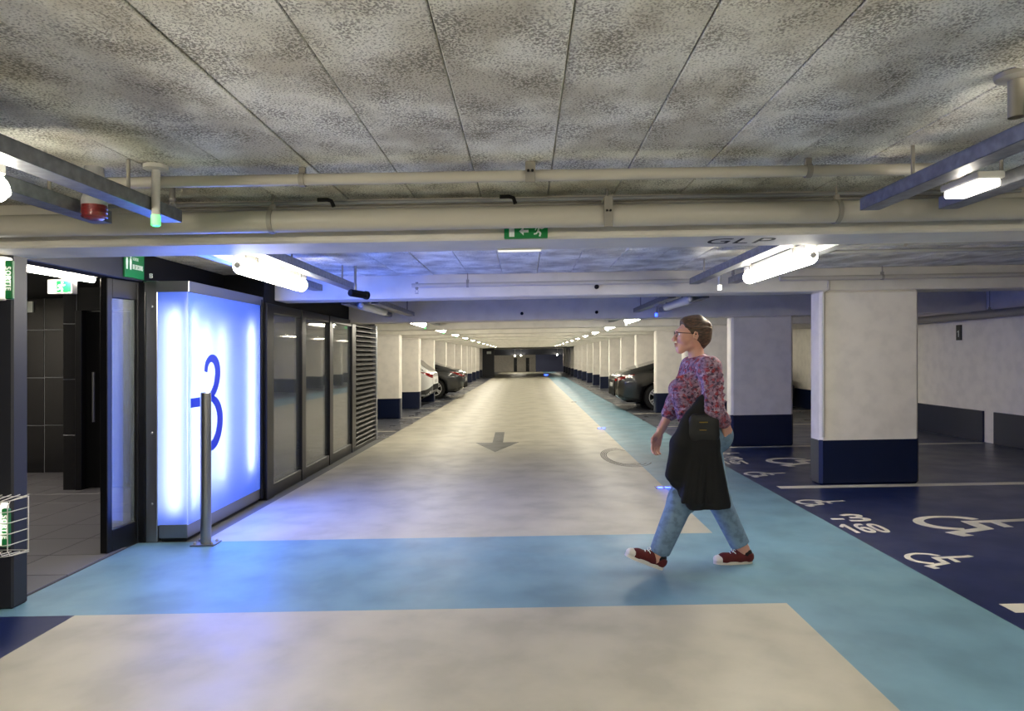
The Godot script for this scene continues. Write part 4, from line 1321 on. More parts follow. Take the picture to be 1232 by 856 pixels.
func cars() -> void:
	M.car_glass = mat(Color(0.02, 0.022, 0.025), 0.05)
	M.tail = mat(Color(0.42, 0.01, 0.015), 0.12)
	M.bumper_black = mat(Color(0.03, 0.03, 0.032), 0.75, 0.0, 0.2)
	M.tyre = mat(Color(0.03, 0.03, 0.03), 0.75)
	M.rim = mat(Color(0.80, 0.80, 0.80), 0.35, 0.4)
	var paint := func(col: Color, metal: float) -> StandardMaterial3D:
		var m := mat(col, 0.35, metal)
		m.clearcoat_enabled = true
		m.clearcoat = 1.0
		m.clearcoat_roughness = 0.05
		return m
	var plan := [[0.0, 0.60], [0.04, 0.76], [0.12, 0.88], [0.32, 0.965], [0.9, 1.0], [3.4, 1.0], [4.0, 0.95], [4.3, 0.86], [4.5, 0.7]]
	var black := {"name": "car", "long": 4.45, "wide": 0.94, "wheel": 0.335, "rear": 1.02, "front": 3.72, "paint": paint.call(Color(0.018, 0.019, 0.02), 0.0), "trim": M.black, "gate": mat(Color(0.02, 0.021, 0.022), 0.6, 0.0, 0.25),
		"plan": plan, "bottom": [[0.0, 0.40], [0.08, 0.31], [0.4, 0.24], [1.0, 0.2], [3.8, 0.2], [4.45, 0.32]],
		"belt": [[0.0, 0.80], [0.12, 0.86], [0.5, 0.93], [1.2, 0.96], [2.8, 0.94], [3.3, 0.92], [4.1, 0.80], [4.45, 0.62]],
		"roof": [[0.0, 0.83], [0.10, 0.90], [0.28, 0.965], [0.85, 1.13], [1.3, 1.26], [1.9, 1.385], [2.4, 1.40], [2.9, 1.28], [3.35, 0.95], [4.1, 0.82], [4.45, 0.64]],
		"win": [0.80, 1.25, 2.7, 3.15], "rear_win": [0.42, 1.25], "lamp": [0.44, 4.0, 5.6, 4.8, 5.3], "plate": 0.55, "bump": [2.2, 2.0]}
	# each stands in its own bay
	car(black, "black fastback car parked tail out behind the walking woman", W(2.24, 0, 17.2), 0.0)
	var grey := black.duplicate()
	grey.paint = paint.call(Color(0.17, 0.175, 0.18), 0.55)
	grey.gate = mat(Color(0.15, 0.155, 0.16), 0.6)
	grey.rear = 0.95
	grey.roof = [[0.0, 0.83], [0.12, 0.92], [0.45, 1.0], [0.85, 1.10], [1.25, 1.24], [1.9, 1.36], [2.4, 1.38], [2.9, 1.26], [3.35, 0.95], [4.1, 0.82], [4.45, 0.64]]
	grey.rear_win = [0.55, 1.3]
	car(grey, "dark grey saloon car parked tail out past the white car", W(-2.06, 0, 23.0), PI)
	var white := {"name": "car", "long": 4.2, "wide": 0.90, "wheel": 0.335, "rear": 0.74, "front": 3.35, "paint": paint.call(Color(0.80, 0.80, 0.79), 0.0), "trim": M.bumper, "gate": mat(Color(0.78, 0.78, 0.77), 0.5),
		"plan": [[0.0, 0.64], [0.04, 0.80], [0.12, 0.91], [0.32, 0.975], [0.9, 1.0], [3.2, 1.0], [3.8, 0.95], [4.2, 0.72]], "bottom": [[0.0, 0.42], [0.06, 0.34], [0.35, 0.25], [1.0, 0.2], [3.5, 0.2], [4.2, 0.34]],
		"belt": [[0.0, 0.90], [0.10, 0.95], [0.5, 1.0], [1.2, 0.99], [2.6, 0.95], [3.1, 0.94], [3.8, 0.84], [4.2, 0.66]],
		"roof": [[0.0, 0.93], [0.08, 0.99], [0.42, 1.24], [0.55, 1.37], [0.9, 1.45], [1.6, 1.49], [2.2, 1.46], [2.7, 1.25], [3.1, 0.97], [3.8, 0.86], [4.2, 0.68]],
		"win": [0.14, 0.60, 2.5, 2.95], "rear_win": [0.10, 0.46], "lamp": [0.34, 3.9, 5.9, 4.9, 5.6], "plate": 0.62, "bump": [2.5, 2.3]}
	car(white, "white hatchback car parked tail out between the pillars past the louvre", W(-2.70, 0, 20.0), PI)

func far_end() -> void:
	struct(bx(-7.0, 6.8, -0.1, 2.3, 58.0, 58.3, 0.0), "wall_far", "white end wall far down the lane", M.white)
	struct(bx(0.9, 3.6, 0.0, 2.0, 56.5, 57.9, 0.0), "wall_far_panel", "blue-grey partition at the far end of the walkway", M.far_blue)
	struct(bx(-3.0, 3.4, 1.45, 2.3, 54.5, 55.2, 0.0), "beam_far", "dark dropped beam across the far end of the lane", M.fascia)
	var g := thing("gate", "dark closed gate with a small pale plate at the far end", "gate", W(-2.6, 0, 45.0))
	part(bx(-3.35, -2.1, 0.0, 1.92, 44.9, 45.0), "leaf", M.fascia, g)
	part(bx(-2.6, -2.3, 1.55, 1.72, 44.88, 44.9, 0.002), "plate", M.sign, g)
	for k in [[-1.0, -0.72], [0.05, 0.35]]:
		var d := thing("door", "small dark door in the far end wall, %s" % ["nearer the gate" if k[0] < 0 else "nearer the partition"], "door", W(k[0], 0, 57.95))
		part(bx(k[0], k[1], 0.0, 1.2, 57.94, 57.995), "leaf", M.fascia, d)
		part(bx(k[0] - 0.06, k[0], 0.0, 1.26, 57.92, 57.995), "jamb", M.white, d)
		part(bx(k[1], k[1] + 0.06, 0.0, 1.26, 57.92, 57.995), "jamb", M.white, d)
		part(bx(k[1] - 0.08, k[1] - 0.05, 0.55, 0.65, 57.92, 57.94), "handle", M.steel, d)
	for k in [[-0.85, "nearer the gate"], [-0.35, "beside it"], [2.6, "over the partition"]]:
		tube_light(k[0], 1.40 if k[0] < 2 else 1.42, 53.6, 0.7, true, "tiny lit tube light at the far end of the lane, %s" % k[1], false)

# ---- the walking woman: continuous skin figure, clothes as shells over it -----------
class Field:
	# smooth union of tapered bones on a grid, meshed as surface nets
	var lo: Vector3
	var c: float
	var nx: int
	var ny: int
	var nz: int
	var f := PackedFloat32Array()
	func _init(a: Vector3, b: Vector3, cell: float) -> void:
		lo = a; c = cell
		nx = int((b.x - a.x) / c) + 2
		ny = int((b.y - a.y) / c) + 2
		nz = int((b.z - a.z) / c) + 2
		f.resize(nx * ny * nz)
		f.fill(1.0)
	func bone(a: Vector3, b: Vector3, ra: float, rb: float, k := 0.03, sc := Vector3.ONE, cut := false) -> void:
		var r := maxf(ra, rb)
		var m := r * maxf(sc.x, maxf(sc.y, sc.z)) + k + 2.5 * c
		var l := (a.min(b) - Vector3(m, m, m) - lo) / c
		var h := (a.max(b) + Vector3(m, m, m) - lo) / c
		var ms := minf(sc.x, minf(sc.y, sc.z))
		var ba := (b - a) / sc
		var bb := maxf(ba.length_squared(), 1e-9)
		for z in range(maxi(0, int(l.z)), mini(nz, int(h.z) + 1)):
			for y in range(maxi(0, int(l.y)), mini(ny, int(h.y) + 1)):
				var row := (z * ny + y) * nx
				for x in range(maxi(0, int(l.x)), mini(nx, int(h.x) + 1)):
					var pa := (lo + Vector3(x, y, z) * c - a) / sc
					var t := clampf(pa.dot(ba) / bb, 0.0, 1.0)
					var d := ((pa - ba * t).length() - lerpf(ra, rb, t)) * ms
					var o := f[row + x]
					if cut:
						var hh := clampf(0.5 - 0.5 * (o + d) / k, 0.0, 1.0)
						f[row + x] = lerpf(o, -d, hh) + k * hh * (1.0 - hh)
					else:
						var hh := clampf(0.5 + 0.5 * (o - d) / k, 0.0, 1.0)
						f[row + x] = lerpf(o, d, hh) - k * hh * (1.0 - hh)
	func half(p: Vector3, n: Vector3) -> void:
		# keep only what lies behind the plane
		for z in nz:
			for y in ny:
				for x in nx:
					var i := (z * ny + y) * nx + x
					f[i] = maxf(f[i], (lo + Vector3(x, y, z) * c - p).dot(n))
	func net(mb: MB) -> MB:
		var at := PackedInt32Array()
		at.resize(f.size())
		at.fill(-1)
		var step := [0, 1, nx, nx + 1, nx * ny, nx * ny + 1, nx * ny + nx, nx * ny + nx + 1]
		var off := []
		for k in 8:
			off.append(Vector3(k & 1, (k >> 1) & 1, (k >> 2) & 1))
		var edges := [[0, 1], [2, 3], [4, 5], [6, 7], [0, 2], [1, 3], [4, 6], [5, 7], [0, 4], [1, 5], [2, 6], [3, 7]]
		for z in nz - 1:
			for y in ny - 1:
				for x in nx - 1:
					var i := (z * ny + y) * nx + x
					var v0 := f[i]
					if v0 > 2.5 * c or v0 < -2.5 * c:
						continue
					var mask := 0
					for k in 8:
						if f[i + step[k]] < 0.0: mask |= 1 << k
					if mask == 0 or mask == 255:
						continue
					var s := Vector3.ZERO
					var cnt := 0
					for e in edges:
						var a: float = f[i + step[e[0]]]
						var b: float = f[i + step[e[1]]]
						if (a < 0.0) != (b < 0.0):
							s += off[e[0]].lerp(off[e[1]], a / (a - b))
							cnt += 1
					s /= cnt
					var g := Vector3(f[i + step[1]] - v0 + f[i + step[7]] - f[i + step[6]], f[i + step[2]] - v0 + f[i + step[7]] - f[i + step[5]], f[i + step[4]] - v0 + f[i + step[7]] - f[i + step[3]]).normalized()
					at[i] = mb.vert(lo + (Vector3(x, y, z) + s) * c, g)
		var ax := [1, nx, nx * ny]
		for z in range(1, nz - 1):
			for y in range(1, ny - 1):
				for x in range(1, nx - 1):
					var i := (z * ny + y) * nx + x
					var v0 := f[i]
					if v0 > 2.5 * c or v0 < -2.5 * c:
						continue
					for d in 3:
						var v1 := f[i + ax[d]]
						if (v0 < 0.0) == (v1 < 0.0):
							continue
						var u: int = ax[(d + 1) % 3]
						var w: int = ax[(d + 2) % 3]
						var q := [at[i], at[i - u], at[i - u - w], at[i - w]]
						if q.min() < 0:
							continue
						if v0 < 0.0:
							mb.idx.append_array([q[0], q[2], q[1], q[0], q[3], q[2]])
						else:
							mb.idx.append_array([q[0], q[1], q[2], q[0], q[2], q[3]])
		return mb

func hand(mb: MB, wrist: Vector3, along: Vector3, palm: Vector3, curl: float) -> void:
	# along: towards the knuckles; palm: the way the palm faces; thumb leaves the side along x palm
	var u := along.normalized()
	var n := (palm - u * palm.dot(u)).normalized()
	var s := u.cross(n)
	var fd := Field.new(wrist - Vector3(0.11, 0.14, 0.11), wrist + Vector3(0.11, 0.11, 0.11) + u * 0.06, 0.0032)
	fd.bone(wrist - u * 0.03, wrist + u * 0.02, 0.023, 0.026, 0.012)
	for k in 4:
		var o := (k - 1.5) * 0.0175
		fd.bone(wrist + u * 0.015 + s * o * 0.6, wrist + u * 0.078 + s * o, 0.015, 0.0115, 0.010)
	fd.bone(wrist + u * 0.02 + s * 0.022 + n * 0.008, wrist + u * 0.05 + s * 0.030 + n * 0.010, 0.015, 0.013, 0.010)
	for k in 4:
		var p := wrist + u * 0.078 + s * (k - 1.5) * 0.0175
		var long: float = [0.030, 0.036, 0.039, 0.035][k] if true else 0.0
		var dir := u
		for j in 3:
			dir = dir.rotated(s, 0.0)
			var a: float = curl * [0.55, 0.95, 0.7][j]
			dir = (dir * cos(a) + n * sin(a) * 1.0).normalized() if j == 0 else (dir * cos(a) + (n - dir * n.dot(dir)).normalized() * sin(a)).normalized()
			var q: Vector3 = p + dir * long * [1.15, 0.75, 0.6][j]
			fd.bone(p, q, 0.0088 - 0.0007 * j, 0.0082 - 0.0008 * j, 0.003)
			p = q
	var t0 := wrist + u * 0.026 + s * 0.032 + n * 0.008
	var t1 := t0 + (u * 0.6 + s * 0.6 + n * 0.5).normalized() * 0.036
	var t2 := t1 + (u * 0.85 + s * 0.15 + n * 0.5).normalized() * 0.028
	fd.bone(t0, t1, 0.0115, 0.0095, 0.006)
	fd.bone(t1, t2, 0.0095, 0.008, 0.004)
	fd.net(mb)

func woman() -> void:
	M.skin = mat(Color(0.80, 0.60, 0.52), 0.5)
	M.skin.subsurf_scatter_enabled = true
	M.skin.subsurf_scatter_strength = 0.12
	M.jeans = tri(mat(Color(0.45, 0.55, 0.645), 0.85), 0.5, false)
	M.jeans.albedo_texture = noise(256, 0.03, 71, [[0.25, gray(0.80)], [0.6, gray(0.97)], [0.85, gray(1.0)]], 5)
	M.blouse = tri(mat(Color(0.88, 0.86, 0.88), 0.8), 0.95, false)
	M.blouse.albedo_texture = floral()
	M.coat = mat(Color(0.012, 0.014, 0.024), 0.85)
	M.bag = mat(Color(0.014, 0.015, 0.022), 0.6)
	M.gold = mat(Color(0.75, 0.62, 0.30), 0.3, 1.0)
	M.hair = tri(mat(Color(0.46, 0.36, 0.28), 0.5), 0.12, false)
	M.hair.uv1_scale = Vector3(3, 14, 14)
	M.hair.albedo_texture = noise(256, 0.03, 73, [[0.25, gray(0.42)], [0.55, gray(0.75)], [0.8, Color(1.0, 0.95, 0.85)]], 4)
	M.shoe = tri(mat(Color(0.36, 0.055, 0.06), 0.8), 0.1, false)
	M.shoe.albedo_texture = noise(128, 0.1, 74, [[0.2, gray(0.8)], [0.8, gray(1.0)]], 2)
	M.sole = mat(Color(0.82, 0.80, 0.76), 0.6)
	M.sock = mat(Color(0.03, 0.03, 0.04), 0.9)
	M.lip = mat(Color(0.62, 0.33, 0.31), 0.5)
	var at := W(1.07, 0.0, 4.33)
	var t := thing("person", "woman with short hair and glasses walking in floral blouse, pale jeans and red sneakers", "person", at)
	org[t] = Vector3.ZERO
	# joints, facing -x; +z is the side towards the camera
	var neck := Vector3(0.045, 1.365, 0.0)
	var hipN := Vector3(0.085, 0.865, 0.085)
	var hipF := Vector3(0.105, 0.865, -0.085)
	var kneeN := Vector3(-0.075, 0.455, 0.085)
	var ankN := Vector3(-0.232, 0.085, 0.075)
	var kneeF := Vector3(0.205, 0.435, -0.08)
	var ankF := Vector3(0.372, 0.10, -0.075)
	var shN := Vector3(0.085, 1.305, 0.165)
	var elN := Vector3(0.088, 1.055, 0.245)
	var wrN := Vector3(0.165, 0.965, 0.20)
	var shF := Vector3(0.055, 1.305, -0.165)
	var elF := Vector3(-0.05, 1.06, -0.20)
	var wrF := Vector3(-0.165, 0.855, -0.165)
	var body := MB.new()
	var fb := Field.new(Vector3(-0.30, 0.02, -0.32), Vector3(0.45, 1.45, 0.34), 0.0135)
	for s in [[hipN, kneeN, 0.085, 0.055], [kneeN, ankN, 0.052, 0.037], [hipF, kneeF, 0.085, 0.055], [kneeF, ankF, 0.052, 0.037], [ankN, ankN + Vector3(-0.022, -0.014, 0), 0.036, 0.032], [ankF, ankF + Vector3(0.015, -0.04, 0), 0.036, 0.036], [shN, elN, 0.048, 0.040], [elN, wrN, 0.038, 0.026], [shF, elF, 0.048, 0.040], [elF, wrF, 0.040, 0.026], [shN, shF, 0.055, 0.055]]:
		fb.bone(s[0], s[1], s[2], s[3], 0.03)
	fb.bone(Vector3(0.10, 0.90, 0), Vector3(0.06, 1.22, 0), 0.105, 0.11, 0.05, Vector3(1, 1, 1.35))
	fb.bone(Vector3(0.06, 1.25, 0), neck + Vector3(-0.005, 0.04, 0), 0.062, 0.050, 0.03)
	fb.net(body)
	# head
	var hc := Vector3(0.005, 1.530, 0.0)
	var fh := Field.new(hc - Vector3(0.16, 0.22, 0.12), hc + Vector3(0.15, 0.15, 0.12), 0.0036)
	fh.bone(hc + Vector3(0.022, 0.022, 0), hc + Vector3(0.022, 0.022, 0), 0.098, 0.098, 0.02, Vector3(1.0, 0.98, 0.78))
	fh.bone(hc + Vector3(-0.035, -0.01, 0), hc + Vector3(-0.055, -0.075, 0), 0.068, 0.045, 0.03, Vector3(1, 1, 0.95))
	fh.bone(hc + Vector3(-0.076, -0.108, 0.008), hc + Vector3(-0.076, -0.108, -0.008), 0.024, 0.024, 0.02)
	fh.bone(hc + Vector3(-0.07, -0.11, 0.0), hc + Vector3(0.0, -0.075, 0.05), 0.016, 0.018, 0.025)
	fh.bone(hc + Vector3(-0.07, -0.11, 0.0), hc + Vector3(0.0, -0.075, -0.05), 0.016, 0.018, 0.025)
	fh.bone(hc + Vector3(-0.097, 0.005, 0), hc + Vector3(-0.121, -0.036, 0), 0.010, 0.013, 0.012)
	fh.bone(hc + Vector3(-0.116, -0.040, 0.009), hc + Vector3(-0.112, -0.040, -0.009), 0.010, 0.010, 0.008)
	fh.bone(hc + Vector3(-0.088, 0.024, 0.028), hc + Vector3(-0.088, 0.024, -0.028), 0.014, 0.014, 0.014)
	for z in [1.0, -1.0]:
		fh.bone(hc + Vector3(-0.078, 0.002, 0.032 * z), hc + Vector3(-0.078, 0.002, 0.032 * z), 0.020, 0.020, 0.006, Vector3.ONE, true) if false else fh.bone(hc + Vector3(-0.065, -0.035, 0.036 * z), hc + Vector3(-0.05, -0.05, 0.045 * z), 0.026, 0.022, 0.02)
		fh.bone(hc + Vector3(-0.099, 0.003, 0.032 * z), hc + Vector3(-0.099, 0.003, 0.032 * z), 0.011, 0.011, 0.010, Vector3(1, 0.8, 1.4), true)
		# ear
		for k in 5:
			var a := deg_to_rad(-60.0 + 55.0 * k)
			var b := deg_to_rad(-5.0 + 55.0 * k)
			fh.bone(hc + Vector3(0.018 + 0.014 * cos(a), -0.012 + 0.026 * sin(a), 0.079 * z), hc + Vector3(0.018 + 0.014 * cos(b), -0.012 + 0.026 * sin(b), 0.081 * z), 0.006, 0.006, 0.004)
		fh.bone(hc + Vector3(0.016, -0.014, 0.074 * z), hc + Vector3(0.016, -0.03, 0.074 * z), 0.011, 0.008, 0.006)
	fh.bone(hc + Vector3(-0.106, -0.066, 0.012), hc + Vector3(-0.106, -0.066, -0.012), 0.0065, 0.0065, 0.006, Vector3(1, 0.8, 1.3))
	fh.bone(hc + Vector3(-0.103, -0.081, 0.011), hc + Vector3(-0.103, -0.081, -0.011), 0.0075, 0.0075, 0.006, Vector3(1, 0.8, 1.2))
	fh.bone(hc + Vector3(-0.115, -0.0735, 0.02), hc + Vector3(-0.115, -0.0735, -0.02), 0.0035, 0.0035, 0.004, Vector3.ONE, true)
	fh.bone(neck + Vector3(0.01, -0.03, 0), hc + Vector3(0.03, -0.05, 0), 0.053, 0.054, 0.025)
	var from := body.v.size()
	fh.net(body)
	shrink(body, from, hc)
	hand(body, wrN, Vector3(0.40, -0.85, -0.35), Vector3(-0.5, 0.1, -0.9), 0.8)
	hand(body, wrF, Vector3(-0.30, -0.95, 0.05), Vector3(0.35, 0.0, 1.0), 0.6)
	part(body, "body", M.skin, t, "", 0.0)
	for z in [1.0, -1.0]:
		var eb := MB.new()
		eb.ball(hc + Vector3(-0.083, 0.003, 0.032 * z), Vector3(0.0115, 0.0115, 0.0115), 14)
		part(shrink(eb, 0, hc), "eye", M.sign, t, "", 0.0)
		var ir := MB.new()
		ir.ball(hc + Vector3(-0.0905, 0.002, 0.032 * z), Vector3(0.005, 0.0055, 0.0055), 10)
		part(shrink(ir, 0, hc), "iris", M.bag, t, "", 0.0)
	var lp := MB.new()
	lp.ball(hc + Vector3(-0.1085, -0.068, 0), Vector3(0.006, 0.004, 0.020), 14)
	lp.ball(hc + Vector3(-0.106, -0.081, 0), Vector3(0.0068, 0.005, 0.018), 14)
	part(shrink(lp, 0, hc), "lips", M.lip, t, "", 0.0)
	# hair: cropped at the nape, swept back, fuller behind
	var fq := Field.new(hc - Vector3(0.16, 0.18, 0.13), hc + Vector3(0.18, 0.17, 0.13), 0.005)
	fq.bone(hc + Vector3(0.030, 0.030, 0), hc + Vector3(0.045, 0.020, 0), 0.104, 0.102, 0.02, Vector3(1.0, 0.98, 0.80))
	fq.bone(hc + Vector3(0.085, 0.045, 0), hc + Vector3(0.09, -0.015, 0), 0.065, 0.055, 0.03, Vector3(1, 1, 1.05))
	fq.bone(hc + Vector3(0.085, -0.04, 0), hc + Vector3(0.075, -0.075, 0), 0.045, 0.034, 0.03, Vector3(1, 1, 1.2))
	fq.bone(hc + Vector3(-0.03, 0.092, 0), hc + Vector3(0.05, 0.100, 0.0), 0.034, 0.038, 0.03, Vector3(1, 1, 1.5))
	for k in 16:
		var z := (k - 7.5) * 0.010
		var b := cos(z * 14.0)
		fq.bone(hc + Vector3(-0.062 + 0.02 * absf(z) * 8, 0.085 * b + 0.012, z), hc + Vector3(0.12, 0.075 * b + 0.02 * sin(k * 2.1), z * 1.05), 0.011, 0.012, 0.008)
	# clear the face and the ears
	fq.bone(hc + Vector3(-0.11, -0.03, 0), hc + Vector3(-0.10, 0.015, 0), 0.078, 0.070, 0.015, Vector3(1, 1, 1.5), true)
	fq.bone(hc + Vector3(-0.03, -0.09, 0), hc + Vector3(-0.01, -0.05, 0), 0.062, 0.045, 0.012, Vector3(1, 1, 1.8), true)
	part(shrink(fq.net(MB.new()), 0, hc), "hair", M.hair, t, "", 0.0)
	# glasses
	var gl := MB.new()
	for z in [1.0, -1.0]:
		var ring := []
		for k in 19:
			var a := TAU * k / 18.0
			ring.append(hc + Vector3(-0.108 + 0.006 * absf(cos(a)), 0.002 + 0.018 * sin(a), 0.033 * z + 0.024 * cos(a)))
		gl.tube(ring, 0.0022, 6, false)
		gl.tube([hc + Vector3(-0.102, 0.010, 0.058 * z), hc + Vector3(-0.085, 0.010, 0.074 * z), hc + Vector3(0.0, 0.006, 0.083 * z), hc + Vector3(0.022, -0.002, 0.083 * z)], 0.0028, 6)
	gl.tube([hc + Vector3(-0.110, 0.008, 0.010), hc + Vector3(-0.113, 0.010, 0.0), hc + Vector3(-0.110, 0.008, -0.010)], 0.0022, 6)
	part(shrink(gl, 0, hc), "glasses", M.bag, t, "dark rimmed glasses", 0.0)
	# blouse
	var fl := Field.new(Vector3(-0.30, 0.82, -0.36), Vector3(0.34, 1.42, 0.36), 0.0105)
	fl.bone(Vector3(0.06, 1.27, 0), Vector3(0.085, 1.02, 0), 0.098, 0.108, 0.05, Vector3(1, 1, 1.55))
	fl.bone(Vector3(0.09, 1.02, 0), Vector3(0.11, 0.88, 0), 0.112, 0.122, 0.05, Vector3(1, 1, 1.4))
	fl.bone(Vector3(-0.045, 1.155, 0.075), Vector3(-0.045, 1.155, -0.075), 0.078, 0.078, 0.06)
	fl.bone(Vector3(-0.055, 1.13, 0.06), Vector3(-0.01, 1.00, 0.05), 0.078, 0.085, 0.05)
	fl.bone(Vector3(0.125, 1.22, 0.08), Vector3(0.125, 1.22, -0.08), 0.072, 0.072, 0.06)
	fl.bone(shN, shF, 0.070, 0.070, 0.05)
	fl.bone(Vector3(0.05, 1.31, 0), neck + Vector3(0, 0.0, 0), 0.085, 0.066, 0.03)
	fl.bone(shN, elN, 0.066, 0.062, 0.035)
	fl.bone(elN, elN.lerp(wrN, 0.88), 0.056, 0.050, 0.025)
	fl.bone(shF, elF, 0.066, 0.060, 0.035)
	fl.bone(elF, elF.lerp(wrF, 0.35), 0.058, 0.055, 0.025)
	for k in 9:            # folds
		var y := 0.90 + 0.045 * k
		fl.bone(Vector3(-0.10, y - 0.02, 0.13 - 0.008 * k), Vector3(0.12, y + 0.05, 0.185), 0.010, 0.012, 0.02)
		if k < 5:
			var p := shN.lerp(elN, 0.25 + 0.16 * k)
			fl.bone(p + Vector3(-0.05, -0.015, 0.045), p + Vector3(0.06, 0.02, 0.04), 0.012, 0.010, 0.018)
	fl.half(Vector3(0.0, 1.365, 0), Vector3(-0.30, 0.95, 0).normalized())
	fl.half(Vector3(0, 0.875, 0), Vector3(0.12, -1, 0).normalized())
	part(fl.net(MB.new()), "blouse", M.blouse, t, "", 0.0)
	# jeans
	var fj := Field.new(Vector3(-0.34, 0.10, -0.24), Vector3(0.48, 1.02, 0.24), 0.0105)
	fj.bone(Vector3(0.10, 0.98, 0), Vector3(0.115, 0.87, 0), 0.112, 0.135, 0.05, Vector3(1, 1, 1.30))
	fj.bone(Vector3(0.155, 0.87, 0.075), Vector3(0.155, 0.87, -0.075), 0.100, 0.100, 0.05)
	fj.bone(hipN, kneeN, 0.112, 0.084, 0.04)
	fj.bone(kneeN, ankN + Vector3(0.03, 0.06, 0), 0.082, 0.066, 0.03)
	fj.bone(hipF, kneeF, 0.112, 0.080, 0.04)
	fj.bone(kneeF, ankF + Vector3(-0.02, 0.03, 0), 0.078, 0.064, 0.03)
	for k in 5:
		fj.bone(kneeN + Vector3(-0.06, -0.07 + 0.035 * k, 0.05), kneeN + Vector3(0.06, -0.05 + 0.03 * k, 0.055), 0.010, 0.012, 0.02)
		var qk := ankF.lerp(kneeF, 0.22 + 0.10 * k)
		fj.bone(qk + Vector3(-0.045, 0.012, 0.035), qk + Vector3(0.03, -0.006, 0.045), 0.010, 0.010, 0.015)
	fj.half(Vector3(0, 1.0, 0), Vector3(0, 1, 0))
	# cuffs: cut square to each shin
	for q in [[ankN + Vector3(0.012, 0.028, 0), (ankN - kneeN).normalized()], [ankF + Vector3(-0.014, 0.028, 0), (ankF - kneeF).normalized()]]:
		var pz: Vector3 = q[0]
		var nq: Vector3 = q[1]
		for z in fj.nz:
			for y in fj.ny:
				for x in fj.nx:
					var p := fj.lo + Vector3(x, y, z) * fj.c
					if (p.x < 0.06) == (pz.x < 0.06) and p.y < 0.35:
						var i: int = (z * fj.ny + y) * fj.nx + x
						fj.f[i] = maxf(fj.f[i], (p - pz).dot(nq))
	part(fj.net(MB.new()), "jeans", M.jeans, t, "", 0.0)
	# shoes: heel, toe direction, tilt
	shoe(t, Vector3(-0.196, 0.008, 0.075), Vector3(-0.235, 0.095, 0.0), ankN)
	shoe(t, Vector3(0.430, 0.0, -0.075), Vector3(-0.25, 0.0, 0.0), ankF)
	# shoulder bag and the coat slung over it: carried things of their own
	var bg := thing("handbag", "black shoulder bag with gold zip carried by the walking woman", "bag", at + Vector3(0, 0.0, 0))
	org[bg] = Vector3.ZERO
	var fbag := Field.new(Vector3(-0.12, 0.80, 0.12), Vector3(0.16, 1.12, 0.36), 0.009)
	fbag.bone(Vector3(-0.03, 0.90, 0.262), Vector3(0.075, 0.90, 0.262), 0.045, 0.045, 0.02, Vector3(1, 1.4, 0.6))
	fbag.bone(Vector3(-0.03, 0.98, 0.262), Vector3(0.075, 0.98, 0.262), 0.04, 0.04, 0.02, Vector3(1, 1.2, 0.6))
	part(fbag.net(MB.new()), "body", M.bag, bg, "", 0.0)
	var zp := MB.new()
	zp.box(Vector3(-0.012, 0.972, 0.283), Vector3(0.040, 0.978, 0.291), 0.002)
	part(zp, "zip", M.gold, bg, "gold zip", 0.0)
	var zq := MB.new()
	zq.box(Vector3(-0.01, 0.925, 0.283), Vector3(0.032, 0.930, 0.291), 0.002)
	part(zq, "zip", M.gold, bg, "gold zip", 0.0)
	var stp := MB.new()
	stp.tube([Vector3(0.075, 1.00, 0.262), Vector3(0.09, 1.12, 0.245), Vector3(0.10, 1.28, 0.19), Vector3(0.07, 1.375, 0.12), Vector3(0.06, 1.36, 0.06)], 0.007, 6)
	part(stp, "strap", M.bag, bg, "", 0.0)
	var ct := thing("coat", "black coat hanging folded over the walking woman's bag and hip", "coat", at)
	org[ct] = Vector3.ZERO
	var fc := Field.new(Vector3(-0.27, 0.36, 0.08), Vector3(0.36, 1.20, 0.40), 0.0095)
	# folds hanging from the shoulder strap: top x, y; waist x; hem x, y
	var hang := [[0.095, 1.115, 0.080, 0.160, 0.455], [0.072, 1.118, 0.055, 0.110, 0.445], [0.045, 1.115, 0.03, 0.055, 0.44], [0.015, 1.095, 0.0, 0.005, 0.445], [-0.015, 1.055, -0.03, -0.035, 0.47], [-0.045, 1.02, -0.075, -0.075, 0.53], [-0.065, 0.99, -0.11, -0.125, 0.60], [-0.085, 0.95, -0.13, -0.160, 0.645]]
	for k in hang.size():
		var q: Array = hang[k]
		var zz := 0.238 + 0.014 * sin(k * 2.4)
		fc.bone(Vector3(q[0], q[1], 0.225), Vector3(q[2], 0.84, zz), 0.030, 0.040, 0.03, Vector3(1, 1, 0.8))
		fc.bone(Vector3(q[2], 0.84, zz), Vector3(q[3], q[4], 0.205 + 0.018 * sin(k * 1.9)), 0.040, 0.046, 0.03, Vector3(1, 1, 0.75))
	for k in 5:
		fc.bone(Vector3(-0.03 + 0.03 * k, 0.85, 0.268), Vector3(-0.10 + 0.055 * k, 0.48, 0.24), 0.010, 0.014, 0.02)
	fc.half(Vector3(0.0, 0.425, 0), Vector3(0.05, -1, 0).normalized())
	part(fc.net(MB.new()), "cloth", M.coat, ct, "", 0.0)

